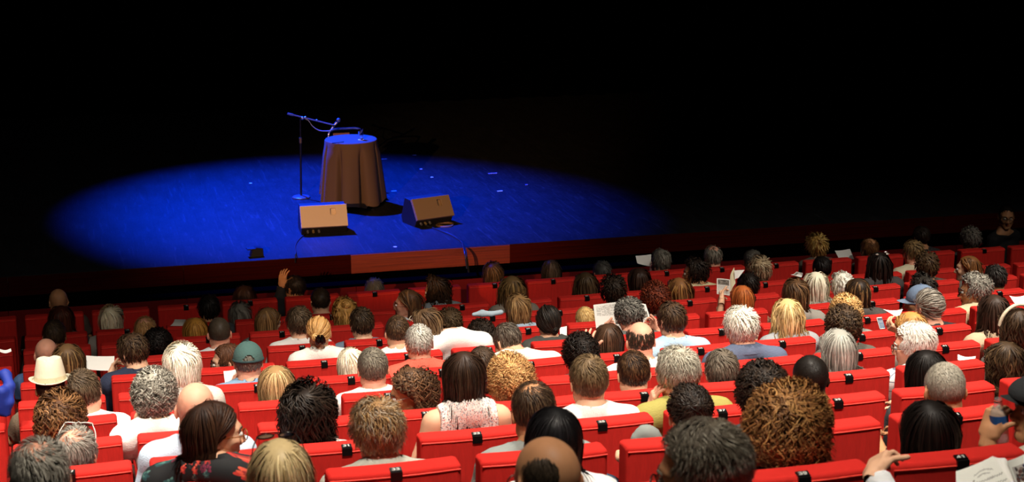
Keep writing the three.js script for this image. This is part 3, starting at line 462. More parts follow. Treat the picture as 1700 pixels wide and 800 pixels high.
function buildPerson(s) {
  const i = ROWS.indexOf(s.row), o = s.o, f = s.sex === 'f' ? 1 : 0, st = { ...ST[s.style], ...(o.st || {}) }, rng = RNG(1000 + s.n * 31);
  const zz = rowZ(i) - (o.dz ?? 0.26), d0 = depthOf(onZ(s.u, s.top + 20, zz)), px = FPX / d0, lod = px > 300 ? 2 : px > 215 ? 1 : 0;
  const hs = (o.hs ?? 1) * (f ? 0.955 : 1.0);
  const W = s.w / px, thick = clamp(W / 2 - 0.0775 * hs, st.th[0], st.th[1]) / hs;
  const cr = onZ(s.u, s.top + (0.0925 + thick * 0.85) * hs * px, zz);
  const k = o.k ?? Math.round((cr.x - rowX0[i]) / PITCHX), seat = seatAt(i, k);
  const g = thing('person', seat.x, rowFloor(i) + (o.rise || 0), rowZ(i) - 0.28, Math.PI);
  s.k = k; s.i = i; s.off = cr.x - seat.x; s.hgt = cr.y - rowPlateY(i);
  taken.set(seatKey(i, k), s);
  const loc = p => V(-(p.x - g.position.x), p.y - g.position.y, -(p.z - g.position.z));
  const R = new THREE.Euler((s.rot[1] || 0) * Math.PI / 180, -(s.rot[0] || 0) * Math.PI / 180, (s.rot[2] || 0) * Math.PI / 180, 'YXZ');
  const Q = new THREE.Quaternion().setFromEuler(R), H = loc(cr).sub(V(...CRAN).multiplyScalar(hs).applyQuaternion(Q));
  const HM = new THREE.Matrix4().compose(H, Q, V(hs, hs, hs)), HI = HM.clone().invert();
  const fwd = V(0, 0, 1).applyQuaternion(Q);
  // skeleton
  const tiltR = (s.rot[1] || 0) * Math.PI / 180, lean = o.lean || [0, 0];
  const N = H.clone().add(V(lean[0] - fwd.x * 0.03, -0.13 * hs + (o.up || 0) + 0.02 * Math.max(0, tiltR), -0.05 - 0.05 * Math.max(0, tiltR) + lean[1]));
  const sw = (f ? 0.142 : 0.168) * (o.sw ?? 1), sh = [-1, 1].map(q => N.clone().add(V(q * sw * Math.cos(o.turn || 0), -0.048 + (o.sdrop || 0) * q, -0.004 + q * sw * Math.sin(o.turn || 0))));
  const hip = V(0, 0.54, 0.02), chest = N.clone().lerp(V(0, N.y - 0.2, Math.max(N.z, -0.08)), 0.5); chest.y = N.y - 0.17;
  const arms = [-1, 1].map((q, a) => {
    const S = sh[a], pose = (q > 0 ? o.armL : o.armR) || 'lap'; let E, Wr, dir, palm, hp = 'relaxed';
    if (pose === 'cheek') { E = S.clone().add(V(q * 0.07, -0.24, 0.16)); const c = V(q * 0.07, -0.07, 0.05).applyMatrix4(HM); Wr = c.clone().add(V(q * 0.035, -0.1, 0.02)); dir = c.clone().sub(Wr).add(V(0, 0.06, 0)); palm = V(-q, 0, -0.2); }
    else if (pose === 'raise') { E = S.clone().add(V(q * 0.13, -0.16, 0.14)); Wr = E.clone().add(V(q * -0.02, 0.24, 0.04)); dir = V(0, 1, 0.1); palm = V(-q * 0.6, 0, 0.8); hp = 'relaxed'; }
    else if (pose === 'up') { E = S.clone().add(V(q * 0.16, 0.02, 0.1)); Wr = E.clone().add(V(q * 0.02, 0.25, 0.02)); dir = V(0, 1, 0); palm = V(0, 0, 1); hp = 'flat'; }
    else if (pose === 'hold') { E = S.clone().add(V(q * 0.06, -0.25, 0.1)); Wr = o.holdAt ? loc(o.holdAt).add(V(q * (o.holdW ?? 0.1), -0.03, -0.07)) : N.clone().add(V(q * 0.12, -0.12, 0.3)); dir = V(-q * 0.3, 0.35, 0.8); palm = V(-q, 0.2, 0); hp = 'grip'; }
    else if (pose === 'side') { E = S.clone().add(V(q * 0.11, -0.26, -0.02)); Wr = S.clone().add(V(q * 0.1, -0.2, -0.16)); dir = V(0, 0.1, -1); palm = V(0, -1, 0); hp = 'hook'; }
    else if (pose === 'at') { const t = o['to' + (q > 0 ? 'L' : 'R')]; Wr = loc(t.w); E = t.e ? loc(t.e) : S.clone().lerp(Wr, 0.5).add(V(q * 0.08, -0.12, 0)); dir = V(-t.d.x, t.d.y, -t.d.z); palm = V(-t.p.x, t.p.y, -t.p.z); hp = t.hp || 'grip'; }
    else { E = S.clone().add(V(q * 0.06, -0.25, 0.04)); E.y = Math.max(E.y, 0.66); Wr = V(q * 0.09 + N.x * 0.3, 0.69, 0.27); dir = V(-q * 0.35, -0.1, 1); palm = V(0, -1, 0); }
    return { q, S, E, W: Wr, dir, palm, hp, pose };
  });
  const big = o.big || 1, bulk = (o.bulk ?? 1) * (f ? 0.92 : 1);
  const neckTop = V(0, -0.075, -0.028).applyMatrix4(HM);
  const torso = (x, y, z, e) => {
    let d = capV(x, y, z, V2(chest, 0.075 * bulk), V2(hip, 0.07), 0.098 * bulk, 0.115 * bulk);
    d = smin(d, capV(x, y, z, V2(chest, -0.075 * bulk), V2(hip, -0.07), 0.098 * bulk, 0.115 * bulk), 0.06);
    for (const a of arms) { d = smin(d, capV(x, y, z, N, a.S, 0.056, 0.05), 0.05); }
    return d - e;
  };
  const V2cache = new Map(); function V2(v, dx) { const key = (v === chest ? 'c' : 'h') + dx; let r = V2cache.get(key); if (!r) { r = V(v.x + dx, v.y, v.z); V2cache.set(key, r); } return r; }
  const upper = (x, y, z, a, e) => capV(x, y, z, a.S, a.E, 0.05, 0.04) - e, lower = (x, y, z, a, e) => capV(x, y, z, a.E, a.W, 0.04, 0.028) - e;
  const body = (x, y, z) => { let d = torso(x, y, z, 0); d = smin(d, capV(x, y, z, N, neckTop, f ? 0.05 : 0.06, f ? 0.047 : 0.055), 0.04); for (const a of arms) { d = smin(d, upper(x, y, z, a, 0), 0.03); d = smin(d, lower(x, y, z, a, 0), 0.02); } return d; };
  const bb = new THREE.Box3(); for (const v of [N, chest, hip, neckTop, ...arms.flatMap(a => [a.S, a.E, a.W])]) bb.expandByPoint(v); bb.expandByVector(V(0.2, 0.06, 0.16)); bb.max.y = Math.max(bb.max.y, neckTop.y + 0.02);
  const lo = bb.min.toArray(), hi = bb.max.toArray(); lo[1] = 0.42;
  const bare = arms.some(a => a.pose !== 'lap') || o.fine, cell = lod === 2 ? (bare ? 0.02 : 0.032) : bare ? 0.024 : 0.038;
  const bg = surf(body, lo, hi, cell); bg.setAttribute('color', new THREE.BufferAttribute(new Float32Array(bg.attributes.position.count * 3).fill(0.97), 3));
  const list = [headGeo(f, o.face ? (lod ? 0.0058 : 0.0075) : lod === 2 ? 0.008 : lod ? 0.0095 : 0.012).clone().applyMatrix4(HM), bg];
  for (const a of arms) list.push(handAt(a.W, a.dir, a.palm, -a.q, a.hp, a.pose === 'lap' ? 0.0145 : lod === 0 ? 0.0065 : 0.0052));
  const bm = mergeGeometries(list);
  part(g, 'body', bm, skinMats[s.skin]);
  // clothes
  const [ck, cc] = s.cloth.split(':'), long = ck === 'long' || ck === 'jacket', nosl = ck === 'sleeveless', infl = ck === 'jacket' ? 0.024 : 0.017;
  const coll = ck === 'polo' || ck === 'shirt', nr = (coll ? 0.062 : 0.07) + (o.scoop || 0) * 0.4, nc = N.clone().add(V(0, (coll ? 0.055 : 0.05) - (o.scoop || 0), 0.022)), ncTop = neckTop.clone().add(V(0, 0.12, 0.02));
  const cloth = (x, y, z) => {
    let d = torso(x, y, z, infl);
    if (!nosl) for (const a of arms) {
      let u = upper(x, y, z, a, infl + 0.002);
      if (!long) { const ax = a.E.x - a.S.x, ay = a.E.y - a.S.y, az = a.E.z - a.S.z, L = Math.hypot(ax, ay, az), t = ((x - a.S.x) * ax + (y - a.S.y) * ay + (z - a.S.z) * az) / (L * L); u = Math.max(u, (t - 0.72) * L); }
      d = smin(d, u, 0.03);
      if (long) { let lw = lower(x, y, z, a, infl); const ax = a.W.x - a.E.x, ay = a.W.y - a.E.y, az = a.W.z - a.E.z, L = Math.hypot(ax, ay, az), t = ((x - a.E.x) * ax + (y - a.E.y) * ay + (z - a.E.z) * az) / (L * L); lw = Math.max(lw, (t - 0.97) * L); d = smin(d, lw, 0.02); }
    } else for (const a of arms) { const q = (x - N.x) * a.q; d = Math.max(d, q - (sw - 0.012)); }
    d += 0.006 * (nz(x * 9 + s.n, y * 14, z * 9) - 0.5);
    d = smax(d, -capV(x, y, z, nc, ncTop, nr, nr + 0.01), 0.006);
    return Math.max(d, 0.46 - y);
  };
  const cg = surf(cloth, [lo[0], 0.43, lo[2]], hi, lod === 2 && o.fine ? 0.017 : o.fine ? 0.02 : lod ? 0.026 : 0.03);
  { const p = cg.attributes.position, uv = []; for (let v = 0; v < p.count; v++) uv.push(Math.atan2(p.getX(v) - N.x, -(p.getZ(v) - N.z - 0.02)) * 0.16, p.getY(v)); cg.setAttribute('uv', new THREE.Float32BufferAttribute(uv, 2)); }
  const top = part(g, { tee: 'shirt', long: 'shirt', shirt: 'shirt', polo: 'polo_shirt', jacket: 'jacket', sleeveless: 'blouse', dress: 'dress' }[ck] || 'shirt', cg, clothMat(cc));
  if (ck === 'polo' || ck === 'shirt' || o.collar) { const c = part(top, 'collar', collarGeo, clothMat(cc)); c.position.copy(N).add(V(0, 0.012, 0.004)); c.rotation.set(0.3, 0, 0); c.scale.set(f ? 0.92 : 1.03, 1.15, 1); }
  part(g, 'trousers', trousers, legMats[s.n % 4]); part(g, 'shoe', shoes[0], M.blackPlastic); part(g, 'shoe', shoes[1], M.blackPlastic);
  // hair
  const inv = v => v.clone().applyMatrix4(HI), gl = V(0, -1, 0).applyQuaternion(Q.clone().invert()).normalize();
  const caps = [{ a: V(0, -0.05, -0.02), b: inv(N), r: f ? 0.056 : 0.064 }, { a: inv(N), b: inv(sh[0]), r: 0.07, k: 0.5 }, { a: inv(N), b: inv(sh[1]), r: 0.07, k: 0.5 }, { a: inv(V2(chest, 0.075 * bulk)), b: inv(V2(chest, -0.075 * bulk)), r: 0.125, k: 0.4 }, { a: V(0, -0.03, 0.02), b: V(0, -0.07, 0.03), r: 0.066, k: 1 }];
  const set = m => { m.position.copy(H); m.quaternion.copy(Q); m.scale.setScalar(hs); return m; };
   if (s.style !== 'none') set(part(g, 'hair', makeHair(st, thick, s.cols, rng, lod, gl, caps, f), hairMat));
  if (o.face) { const bm2 = std(new THREE.Color(s.cols[0]).getHex(), 0.8); eyes.forEach(e => set(part(g, 'eye', e, eyeMat))); brows.forEach(e => set(part(g, 'eyebrow', e, bm2))); }
  if (o.glasses) { const gl2 = set(part(g, 'glasses', glassG, frameMat(o.glasses), o.glassLabel)); part(gl2, 'lens', lensG, o.darkLens ? M.darkLens : M.lens); }
  if (o.sunTop) { const m = part(g, 'sunglasses', glassG, frameMat(o.sunTop), 'sunglasses pushed up on the hair'); const l = part(m, 'lens', lensG, M.darkLens); const qq = Q.clone().multiply(new THREE.Quaternion().setFromEuler(new THREE.Euler(o.sunRot ?? -0.8, 0, 0))); m.quaternion.copy(qq); { const k = hs * (0.09 + thick * 0.8 + (o.sunUp || 0)) / 0.107; m.scale.set(hs * (0.97 + thick * 4), k, k); } m.position.copy(V(0, 0.024, -0.012).applyMatrix4(HM)); }
  if (o.hat) o.hat(g, set, HM, hs, thick, H, Q);
  tag(g, 'person with ' + s.desc + (s.desc.split(' ').length < 2 ? ' hair' : ''), 'person');
  shade(g); return g;
}
// ───────────────────────── the audience, row by row ─────────────────────────
const blk = ['#120e0c', '#1a1411', '#0e0b0a'], dkb = ['#241912', '#33241a', '#1b120d'], brn = ['#4a3524', '#5e4630', '#38281b'], lbr = ['#6b4e32', '#84653f', '#553c27'], gry = ['#8a857a', '#6a655c', '#a8a398'], dgr = ['#4c4842', '#63605a', '#37342f'], wht = ['#dcd7ca', '#c6c0b2', '#ebe7dc'], bld = ['#b08c54', '#caa870', '#93713f'], abl = ['#a08a62', '#bca67c', '#84704c'];
// hats -------------------------------------------------------------------
function domeGeo(rx, ry, rz, cut, cy = 0.03, wob = 0) { const g = new THREE.SphereGeometry(1, 48, 24, 0, Math.PI * 2, 0, cut); g.scale(rx, ry, rz); g.translate(0, cy, -0.012); return g; }
const twoSided = (c, r = 0.9) => std(c, r, { side: THREE.DoubleSide, bumpMap: clothBump, bumpScale: 0.002 });
function visorGeo(w, len, y, z0) { const P = [], I = [], n = 16, m = 5; for (let j = 0; j <= m; j++) for (let i = 0; i <= n; i++) { const a = (i / n - 0.5) * 2, t = j / m, x = a * w * (1 - 0.18 * t * t), zf = z0 + Math.sqrt(Math.max(0, 1 - a * a)) * len * t - a * a * 0.05; P.push(x, y - a * a * 0.022 - t * 0.014, zf); } for (let j = 0; j < m; j++) for (let i = 0; i < n; i++) { const a = j * (n + 1) + i; I.push(a, a + 1, a + n + 2, a, a + n + 2, a + n + 1); } const g = new THREE.BufferGeometry(); g.setAttribute('position', new THREE.Float32BufferAttribute(P, 3)); g.setIndex(I); const h = g.clone(); g.computeVertexNormals(); return g; }
const ballCap = (col, strap) => (g, set) => {
  const dg = domeGeo(0.089, 0.102, 0.113, 1.62); { const p = dg.attributes.position, I = dg.index.array, J = []; const open = k => p.getZ(k) < -0.06 && Math.hypot(p.getX(k) / 0.042, (p.getY(k) - 0.02) / 0.05) < 1; for (let k = 0; k < I.length; k += 3) if (!(open(I[k]) && open(I[k + 1]) && open(I[k + 2]))) J.push(I[k], I[k + 1], I[k + 2]); dg.setIndex(J); }
  const c = part(g, 'cap', dg, twoSided(col), 'cloth baseball cap'); set(c);
  part(c, 'visor', visorGeo(0.075, 0.075, 0.028, 0.078), twoSided(strap));
  part(c, 'strap', new THREE.TorusGeometry(1, 0.06, 6, 40).rotateX(Math.PI / 2).scale(0.0895, 0.12, 0.1135).translate(0, 0.024, -0.012), twoSided(strap));
  part(c, 'button', new THREE.SphereGeometry(0.008, 10, 8).translate(0, 0.133, -0.012), twoSided(strap));
};
const fedora = (g, set) => {
  const pr = [[0.0, 0.118], [0.03, 0.121], [0.055, 0.13], [0.07, 0.126], [0.083, 0.07], [0.091, 0.012], [0.092, 0.0], [0.105, -0.003], [0.122, 0.002], [0.123, 0.005], [0.105, 0.001]].map(p => new THREE.Vector2(...p));
  const geo = new THREE.LatheGeometry(pr, 40); { const p = geo.attributes.position; for (let i = 0; i < p.count; i++) { const r = Math.hypot(p.getX(i), p.getZ(i)); if (p.getY(i) > 0.1) p.setY(i, p.getY(i) - 0.009 * Math.exp(-Math.pow(p.getX(i) / 0.02, 2))); if (r > 0.09) p.setY(i, p.getY(i) + Math.pow(p.getX(i) / 0.139, 2) * 0.02); } geo.computeVertexNormals(); }
  geo.scale(0.98, 1.05, 1.12); geo.translate(0, 0.055, -0.012);
  const c = part(g, 'hat', geo, twoSided(0xe9dfc4), 'cream fedora hat'); set(c);
  part(c, 'hat_band', (() => { const b = new THREE.CylinderGeometry(0.0905, 0.0925, 0.028, 36, 1, true); b.scale(0.98, 1, 1.12); b.translate(0, 0.074, -0.012); return b; })(), twoSided(0xded0ae));
};
const flatCap = (g, set) => {
  const geo = new THREE.SphereGeometry(1, 36, 14, 0, Math.PI * 2, 0, 1.75); const p = geo.attributes.position; for (let i = 0; i < p.count; i++) { const x = p.getX(i), y = p.getY(i), z = p.getZ(i); p.setXYZ(i, x * 0.106, y * 0.062 + 0.062 - z * 0.012, z * 0.13 + 0.006); } geo.computeVertexNormals();
  const c = part(g, 'cap', geo, twoSided(0x24272a), 'black flat cap'); set(c);
  part(c, 'visor', visorGeo(0.075, 0.085, 0.05, 0.08), twoSided(0x141618));
};
const peakCap = (g, set) => { const c = part(g, 'cap', domeGeo(0.088, 0.098, 0.112, 1.65), twoSided(0x7488a4), 'blue-grey cap'); set(c); part(c, 'visor', visorGeo(0.085, 0.095, 0.03, 0.07), twoSided(0x8294ae)); part(c, 'button', new THREE.SphereGeometry(0.008, 10, 8).translate(0, 0.129, -0.012), twoSided(0x66789a)); };
const bandHat = (g, set, HM, hs, th) => { const r = 1 + th / 0.09; const t = new THREE.TorusGeometry(1, 0.075, 8, 40, Math.PI * 1.05); t.scale(0.079 * r, 0.094 * r, 0.16); t.rotateX(-0.25); t.translate(0, 0.03, -0.015); set(part(g, 'headband', t, twoSided(0xe6dabd), 'cream headband')); };
const clawClip = (g, set) => { const L = []; for (const s of [-1, 1]) { L.push(new THREE.SphereGeometry(0.03, 16, 10).scale(0.55, 1.15, 0.5).translate(s * 0.014, -0.016, -0.142)); L.push(tube([[s * 0.006, 0.02, -0.162], [s * 0.026, 0.0, -0.155], [s * 0.03, -0.035, -0.14], [s * 0.018, -0.052, -0.13]], 0.006, 14, 6)); for (let k = 0; k < 4; k++) L.push(rod(V(s * 0.026, 0.005 - k * 0.015, -0.154 + k * 0.005), V(s * 0.004, 0.0 - k * 0.015, -0.13 + k * 0.004), 0.003, 0.0015, 6)); } set(part(g, 'hair_clip', merge(L), std(0x0b0a0a, 0.2), 'black claw clip')); };
const glitterClips = (g, set) => { for (const [x, y, z] of [[-0.05, 0.088, -0.05], [-0.02, 0.108, -0.075], [0.05, 0.09, -0.05]]) { const b = new THREE.OctahedronGeometry(0.013, 1); b.scale(1.4, 0.7, 0.7); b.translate(x, y + 0.02, z - 0.03); set(part(g, 'hair_clip', b, new THREE.MeshStandardMaterial({ color: 0xf4efe2, roughness: 0.12, metalness: 0.7 }), 'glittering hair clip')); } };
const earring = (g, set) => { const L = []; for (let k = 0; k < 9; k++) { const b = new THREE.SphereGeometry(0.0065, 8, 6); b.translate(0.092 + 0.006 * Math.sin(k * 2.1), -0.05 - k * 0.009, -0.035 + 0.007 * Math.cos(k * 2.1)); L.push(b); } set(part(g, 'earring', merge(L), new THREE.MeshStandardMaterial({ color: 0xd8d4cc, roughness: 0.15, metalness: 0.9 }), 'sparkling drop earring')); };

// row, image column, crown, width, build, hair, colours, skin, clothes, [turn, nod, tilt], description
P('K', 65, 721, 115, 'm', 'thin', ['#8a867c', '#6c675e', '#a29d92'], 'pink', 'tee:#b9aaa6', [-6, 8, 0], 'thin grey hair in the bottom left corner', { st: { thinTop: 0.45 } });
P('L', 910, 716, 126, 'm', 'patch', ['#2e261e', '#463a2e'], 'tan', 'tee:#77736c', [-12, 14, 0], 'bald tan head with one dark patch of hair', { glasses: '#2a1a12', hs: 1.04 });
P('L', 1172, 688, 146, 'm', 'short', ['#5e564a', '#918b7d', '#bdb8ab', '#a59f92'], 'tan', 'tee:#5a5a58', [-55, 12, 0], 'grizzled grey hair, large at the bottom edge', { face: 1, hs: 1.16, glasses: '#1a1512', k: 0, st: { topDark: 1, len: 0.03, th: [0.008, 0.015], frizz: 0.4, n: 2.6, w: 0.003 } });
P('K', 465, 716, 112, 'f', 'long', ['#a8946c', '#c4b084', '#8c774f', '#b8a47a'], 'light', 'tee:#8a8f94', [0, 4, 0], 'long ash-blond hair and black sunglasses on top', { sunTop: '#0c0c0e', sunRot: -0.95, sunUp: 0.004 });
P('K', 920, 668, 96, 'f', 'bob', ['#0b0a0b', '#131113'], 'light', 'tee:#efefec', [8, 12, 10], 'shiny black hair and white top');
P('K', 1308, 628, 152, 'f', 'curlybig', ['#6e4828', '#8f6238', '#4f311c', '#a07646'], 'light', 'tee:#1f2b38', [48, 22, 0], 'big auburn curls and navy top', { face: 1, hat: earring, fine: 1 });
P('K', 1543, 650, 107, 'f', 'long', ['#120d0b', '#1e1612', '#0e0a09'], 'light', 'tee:#26262a', [6, 8, 0], 'long straight near-black hair, nearest the booklet', { st: { th: [0.02, 0.04] } });
P('I', 125, 703, 80, 'm', 'thin', ['#7e7970', '#5b564e', '#98938a'], 'pink', 'tee:#8d8f96', [18, 2, 0], 'greying receding hair with pale sunglasses pushed up', { sunTop: '#d9d6cf', sunRot: -1.0, sunUp: 0.012 });
P('J', 352, 656, 92, 'f', 'bob', ['#2e1c13', '#40291b', '#20130d'], 'light', 'dress:floralDark', [78, 4, 0], 'dark brown bob and black floral dress, looking right', { face: 1, glasses: '#8a4a14', glassLabel: 'tortoiseshell glasses', fine: 1, scoop: 0.03, dz: 0.2, sw: 1.3, up: 0.02, turn: 0.5, sdrop: -0.03, st: { len: 0.215 } });
P('J', 627, 654, 97, 'm', 'messy', ['#8a6844', '#a58256', '#6c5036', '#9c9282'], 'pink', 'shirt:#b3b2a6', [-16, 14, 0], 'fluffy sandy hair and grey collared shirt', { fine: 1 });
P('J', 886, 629, 78, 'm', 'thin', ['#35271c', '#5a4632', '#2a1e16'], 'tan', 'tee:#8b918e', [4, 16, 0], 'thinning dark brown hair and grey tee', { st: { thinTop: 0.35 } });
P('J', 1144, 634, 82, 'f', 'updo', ['#1f1712', '#2e231b', '#15100d'], 'light', 'tee:#b9bab4', [4, 8, 0], 'dark wavy hair pinned up, pale grey top');
P('J', 1268, 600, 84, 'f', 'curly', ['#241b15', '#35291f', '#1a130f'], 'light', 'tee:#38383c', [0, 8, 0], 'bushy dark curls left of the shaved head');
P('J', 1569, 599, 68, 'm', 'buzz', ['#8b8578', '#a8a294', '#6f6a60'], 'tan', 'tee:#5a5450', [10, 12, 0], 'close-cropped grey scalp and visible ear');
P('K', 1744, 614, 100, 'm', 'short', dkb, 'tan', 'tee:#c2bba9', [-78, -6, 0], 'black flat cap, drinking from a plastic bottle', { face: 1, hat: flatCap, armL: 'at', fine: 1, k: 2, lean: [-0.06, 0] });
P('I', 325, 632, 66, 'm', 'bald', ['#b49a84'], 'pink', 'tee:#bccfe2', [10, 6, 0], 'shiny bald head and light blue shirt', { fine: 1 });
P('I', 510, 628, 104, 'f', 'wavybob', ['#1e1713', '#2d231c', '#15100d'], 'light', 'tee:floralPale', [22, 10, 0], 'big dark wavy hair and red-white patterned top');
P('I', 770, 575, 77, 'f', 'bob', ['#2b1c14', '#3c2a1e', '#20140e'], 'light', 'sleeveless:floralPale', [2, 10, 0], 'straight dark bob and pale floral sleeveless blouse', { fine: 1, armL: 'side', st: { len: 0.21 } });
P('I', 978, 586, 67, 'm', 'short', ['#5c4932', '#705c42', '#4a3a28'], 'light', 'tee:#f3f1ec', [0, 4, 0], 'light brown hair, bare nape and white tee', { fine: 1 });
P('I', 1126, 572, 69, 'm', 'messy', ['#9c9686', '#bab4a4', '#7c7668'], 'pink', 'tee:#9a9148', [-22, 8, 0], 'grey-blond hair and olive shirt, hand on cheek', { armL: 'cheek', fine: 1, st: { th: [0.01, 0.022] } });
P('I', 1346, 588, 58, 'm', 'buzz', ['#15110e', '#221b17'], 'dark', 'tee:#26282c', [2, 8, 0], 'shaved dark head beyond the big auburn curls');
P('I', 1538, 571, 76, 'f', 'long', blk, 'light', 'tee:#3a3a3e', [14, 16, 0], 'long black hair below the white hair', { armL: 'hold' });
P('I', 1668, 557, 76, 'f', 'wavy', ['#3b2c1e', '#57432d', '#2a1f16'], 'light', 'tee:#4a443c', [0, 8, 0], 'long wavy brown hair behind the black flat cap');
P('H', 100, 645, 94, 'f', 'wavybob', ['#4c3222', '#6c4a2c', '#3a2619', '#7c5836'], 'light', 'tee:#555048', [4, 10, 0], 'thick round brown curls just beyond pale sunglasses', { st: { len: 0.16, curl: 0.008, turns: 3 } });
P('H', 256, 610, 76, 'f', 'curly', ['#8c867a', '#6a655b', '#b0aa9e', '#55514a'], 'light', 'tee:#f5f3ee', [8, 10, 0], 'curly salt-and-pepper hair, chin propped on hand', { armL: 'cheek', fine: 1, st: { th: [0.016, 0.032] } });
P('H', 682, 599, 80, 'f', 'curlylong', ['#4c3626', '#6c4e36', '#38271b'], 'tan', 'tee:#b0483a', [-82, 16, 0], 'long brown curls and glasses, face turned left', { face: 1, glasses: '#a8a49c', st: { len: 0.24 } });
P('H', 848, 586, 81, 'f', 'curlytight', ['#a97c4c', '#c4965e', '#8b603a', '#d2a870'], 'light', 'tee:#e0ddd6', [-8, 8, 0], 'tight ginger-blond curls');
P('H', 1052, 580, 57, 'm', 'short', ['#281a12', '#5c422a', '#20140e'], 'light', 'tee:#eceae4', [4, 10, 0], 'short dark hair with a lighter crown', {});
P('H', 1199, 577, 61, 'm', 'short', ['#5a5146', '#776d5f', '#463e34'], 'pink', 'tee:#6a6a6a', [8, 6, 0], 'short greying brown hair below the slate-blue polo');
P('H', 1391, 537, 71, 'f', 'long', ['#8c8a82', '#b8b6ac', '#6c6a63', '#a19f97'], 'light', 'tee:#4a4c50', [-6, 8, 0], 'long straight silver-grey hair', { armL: 'cheek' });
P('H', 1520, 531, 68, 'm', 'short', ['#e2ded4', '#efece4', '#d2cdc2'], 'pink', 'long:plaid', [-52, 8, 0], 'white hair and thin glasses, white checked shirt', { face: 1, glasses: '#3a2c24', fine: 1 });
P('H', 1686, 504, 62, 'f', 'wavy', ['#35271b', '#4b3928', '#281c14'], 'light', 'tee:#5a5650', [0, 6, 0], 'cream headband over long brown hair', { hat: bandHat });
P('G', 138, 610, 69, 'm', 'short', ['#4b3d2f', '#665542', '#3a2f24'], 'pink', 'tee:#f3f1ec', [10, 12, -14], 'short brown hair, head tilted, white shirt', { fine: 1 });
P('G', 302, 565, 76, 'f', 'shortbob', ['#e6dfcf', '#f2ecdf', '#d2c8b2'], 'light', 'tee:#c9c2b8', [4, 10, 0], 'fluffy white-blond hair', { st: { frizz: 0.2 } });
P('G', 459, 598, 69, 'f', 'long', ['#8c6e48', '#b39466', '#6e5536', '#c8aa7c'], 'light', 'tee:#6a6a70', [-4, 8, 0], 'long streaked dark-blond hair');
P('G', 619, 575, 53, 'm', 'crop', ['#6e675b', '#575049', '#87806f'], 'pink', 'tee:#f0dcd4', [0, 6, 0], 'short grey-brown hair and pale pink shirt', { fine: 1 });
P('G', 801, 573, 44, 'f', 'short', ['#3a2d23', '#4b3b2e'], 'light', 'tee:#5a5a5a', [6, 10, 0], 'dark hair peeking out behind the straight dark bob');
P('G', 965, 555, 47, 'f', 'curly', ['#17120f', '#241b16', '#110d0b'], 'light', 'tee:#44413e', [0, 8, 0], 'small dark curly head left of the chestnut bob', { st: { th: [0.012, 0.026] } });
P('G', 1063, 531, 49, 'm', 'ring', ['#2a221b', '#3a3026'], 'pink', 'tee:#efece6', [4, 14, 0], 'bald crown with dark sides, one hand raised', { armL: 'raise', fine: 1 });
P('G', 1231, 505, 60, 'm', 'messy', wht, 'pink', 'polo:#56617a', [-10, 12, 0], 'white hair and slate-blue polo shirt', { fine: 1, big: 1, bulk: 1.12, sw: 1.12 });
P('G', 1401, 506, 58, 'f', 'curly', ['#3c2d22', '#57442f', '#2e2219'], 'light', 'tee:#545048', [4, 10, 0], 'short brown curls in front of strawberry curls');
P('G', 1512, 511, 57, 'f', 'long', ['#aa7c42', '#c4975e', '#8b6032'], 'light', 'tee:#8a8076', [-20, 14, 0], 'long strawberry-blond hair, using a phone', { armL: 'at' });
P('G', 1650, 483, 55, 'f', 'long', ['#2f2119', '#46332a', '#241812'], 'light', 'tee:#bda88a', [8, 10, 0], 'sleek dark brown hair with centre parting');
P('F', 84, 610, 44, 'm', 'short', dkb, 'tan', 'tee:#6a5a48', [0, 6, 0], 'cream fedora hat', { hat: fedora });
P('F', 412, 566, 52, 'm', 'crop', ['#6a655c', '#807a70'], 'pink', 'tee:#7f9fbe', [4, 8, 0], 'teal baseball cap and denim-blue shirt', { hat: ballCap(0x44635f, 0x2c4446), fine: 1, armL: 'hold' });
P('F', 696, 536, 51, 'm', 'crop', ['#b6b2a8', '#cec9bf', '#8e897f'], 'pink', 'polo:#e2604c', [-4, 6, 0], 'short silver hair and coral shirt', { fine: 1, st: { th: [0.006, 0.014] } });
P('F', 842, 533, 46, 'm', 'short', ['#443a30', '#6a6156', '#38302a'], 'light', 'long:#f1e8d6', [-24, 32, 0], 'bowed dark head and broad cream shirt', { fine: 1, sw: 1.35, bulk: 1.15, up: 0.045, scoop: -0.03, lean: [-0.02, -0.02] });
P('F', 1010, 532, 51, 'f', 'bob', ['#3b291d', '#553d2d', '#2e1f16'], 'light', 'tee:#5c4c44', [6, 8, 0], 'smooth chestnut bob left of the bald crown');
P('F', 1116, 498, 51, 'm', 'short', ['#3c2b1e', '#55412d', '#2f2117'], 'light', 'tee:#a9c8de', [-12, 6, 0], 'short brown hair and pale blue tee', { fine: 1 });
P('F', 1307, 489, 54, 'f', 'long', ['#c2a46e', '#dec491', '#9c8050'], 'light', 'tee:#96989c', [4, 10, 0], 'long pale-blond hair, back-left of strawberry curls', { st: { curl: 0.006 } });
P('F', 1405, 488, 51, 'f', 'curly', ['#bf945a', '#d9b57f', '#a57c48'], 'light', 'tee:#8a8a84', [0, 6, 0], 'strawberry-blond curls peeking over brown curls');
P('F', 1543, 477, 59, 'm', 'comb', ['#8c857a', '#62594f', '#a59e93', '#4b443c'], 'pink', 'tee:#26272b', [-8, 14, 0], 'receding grey hair combed sideways, dark collar');
P('E', 113, 563, 61, 'f', 'long', ['#5a432b', '#8c6e46', '#463321'], 'light', 'tee:#e6e4dc', [0, 10, 0], 'brown hair with blond highlights, far left');
P('E', 221, 550, 58, 'm', 'messy', ['#3b2b1f', '#5a4732', '#2e2118'], 'light', 'tee:#262f48', [-34, 20, 0], 'tousled brown hair, navy shirt, holding white sheet', { armL: 'hold', fine: 1, st: { th: [0.01, 0.022] } });
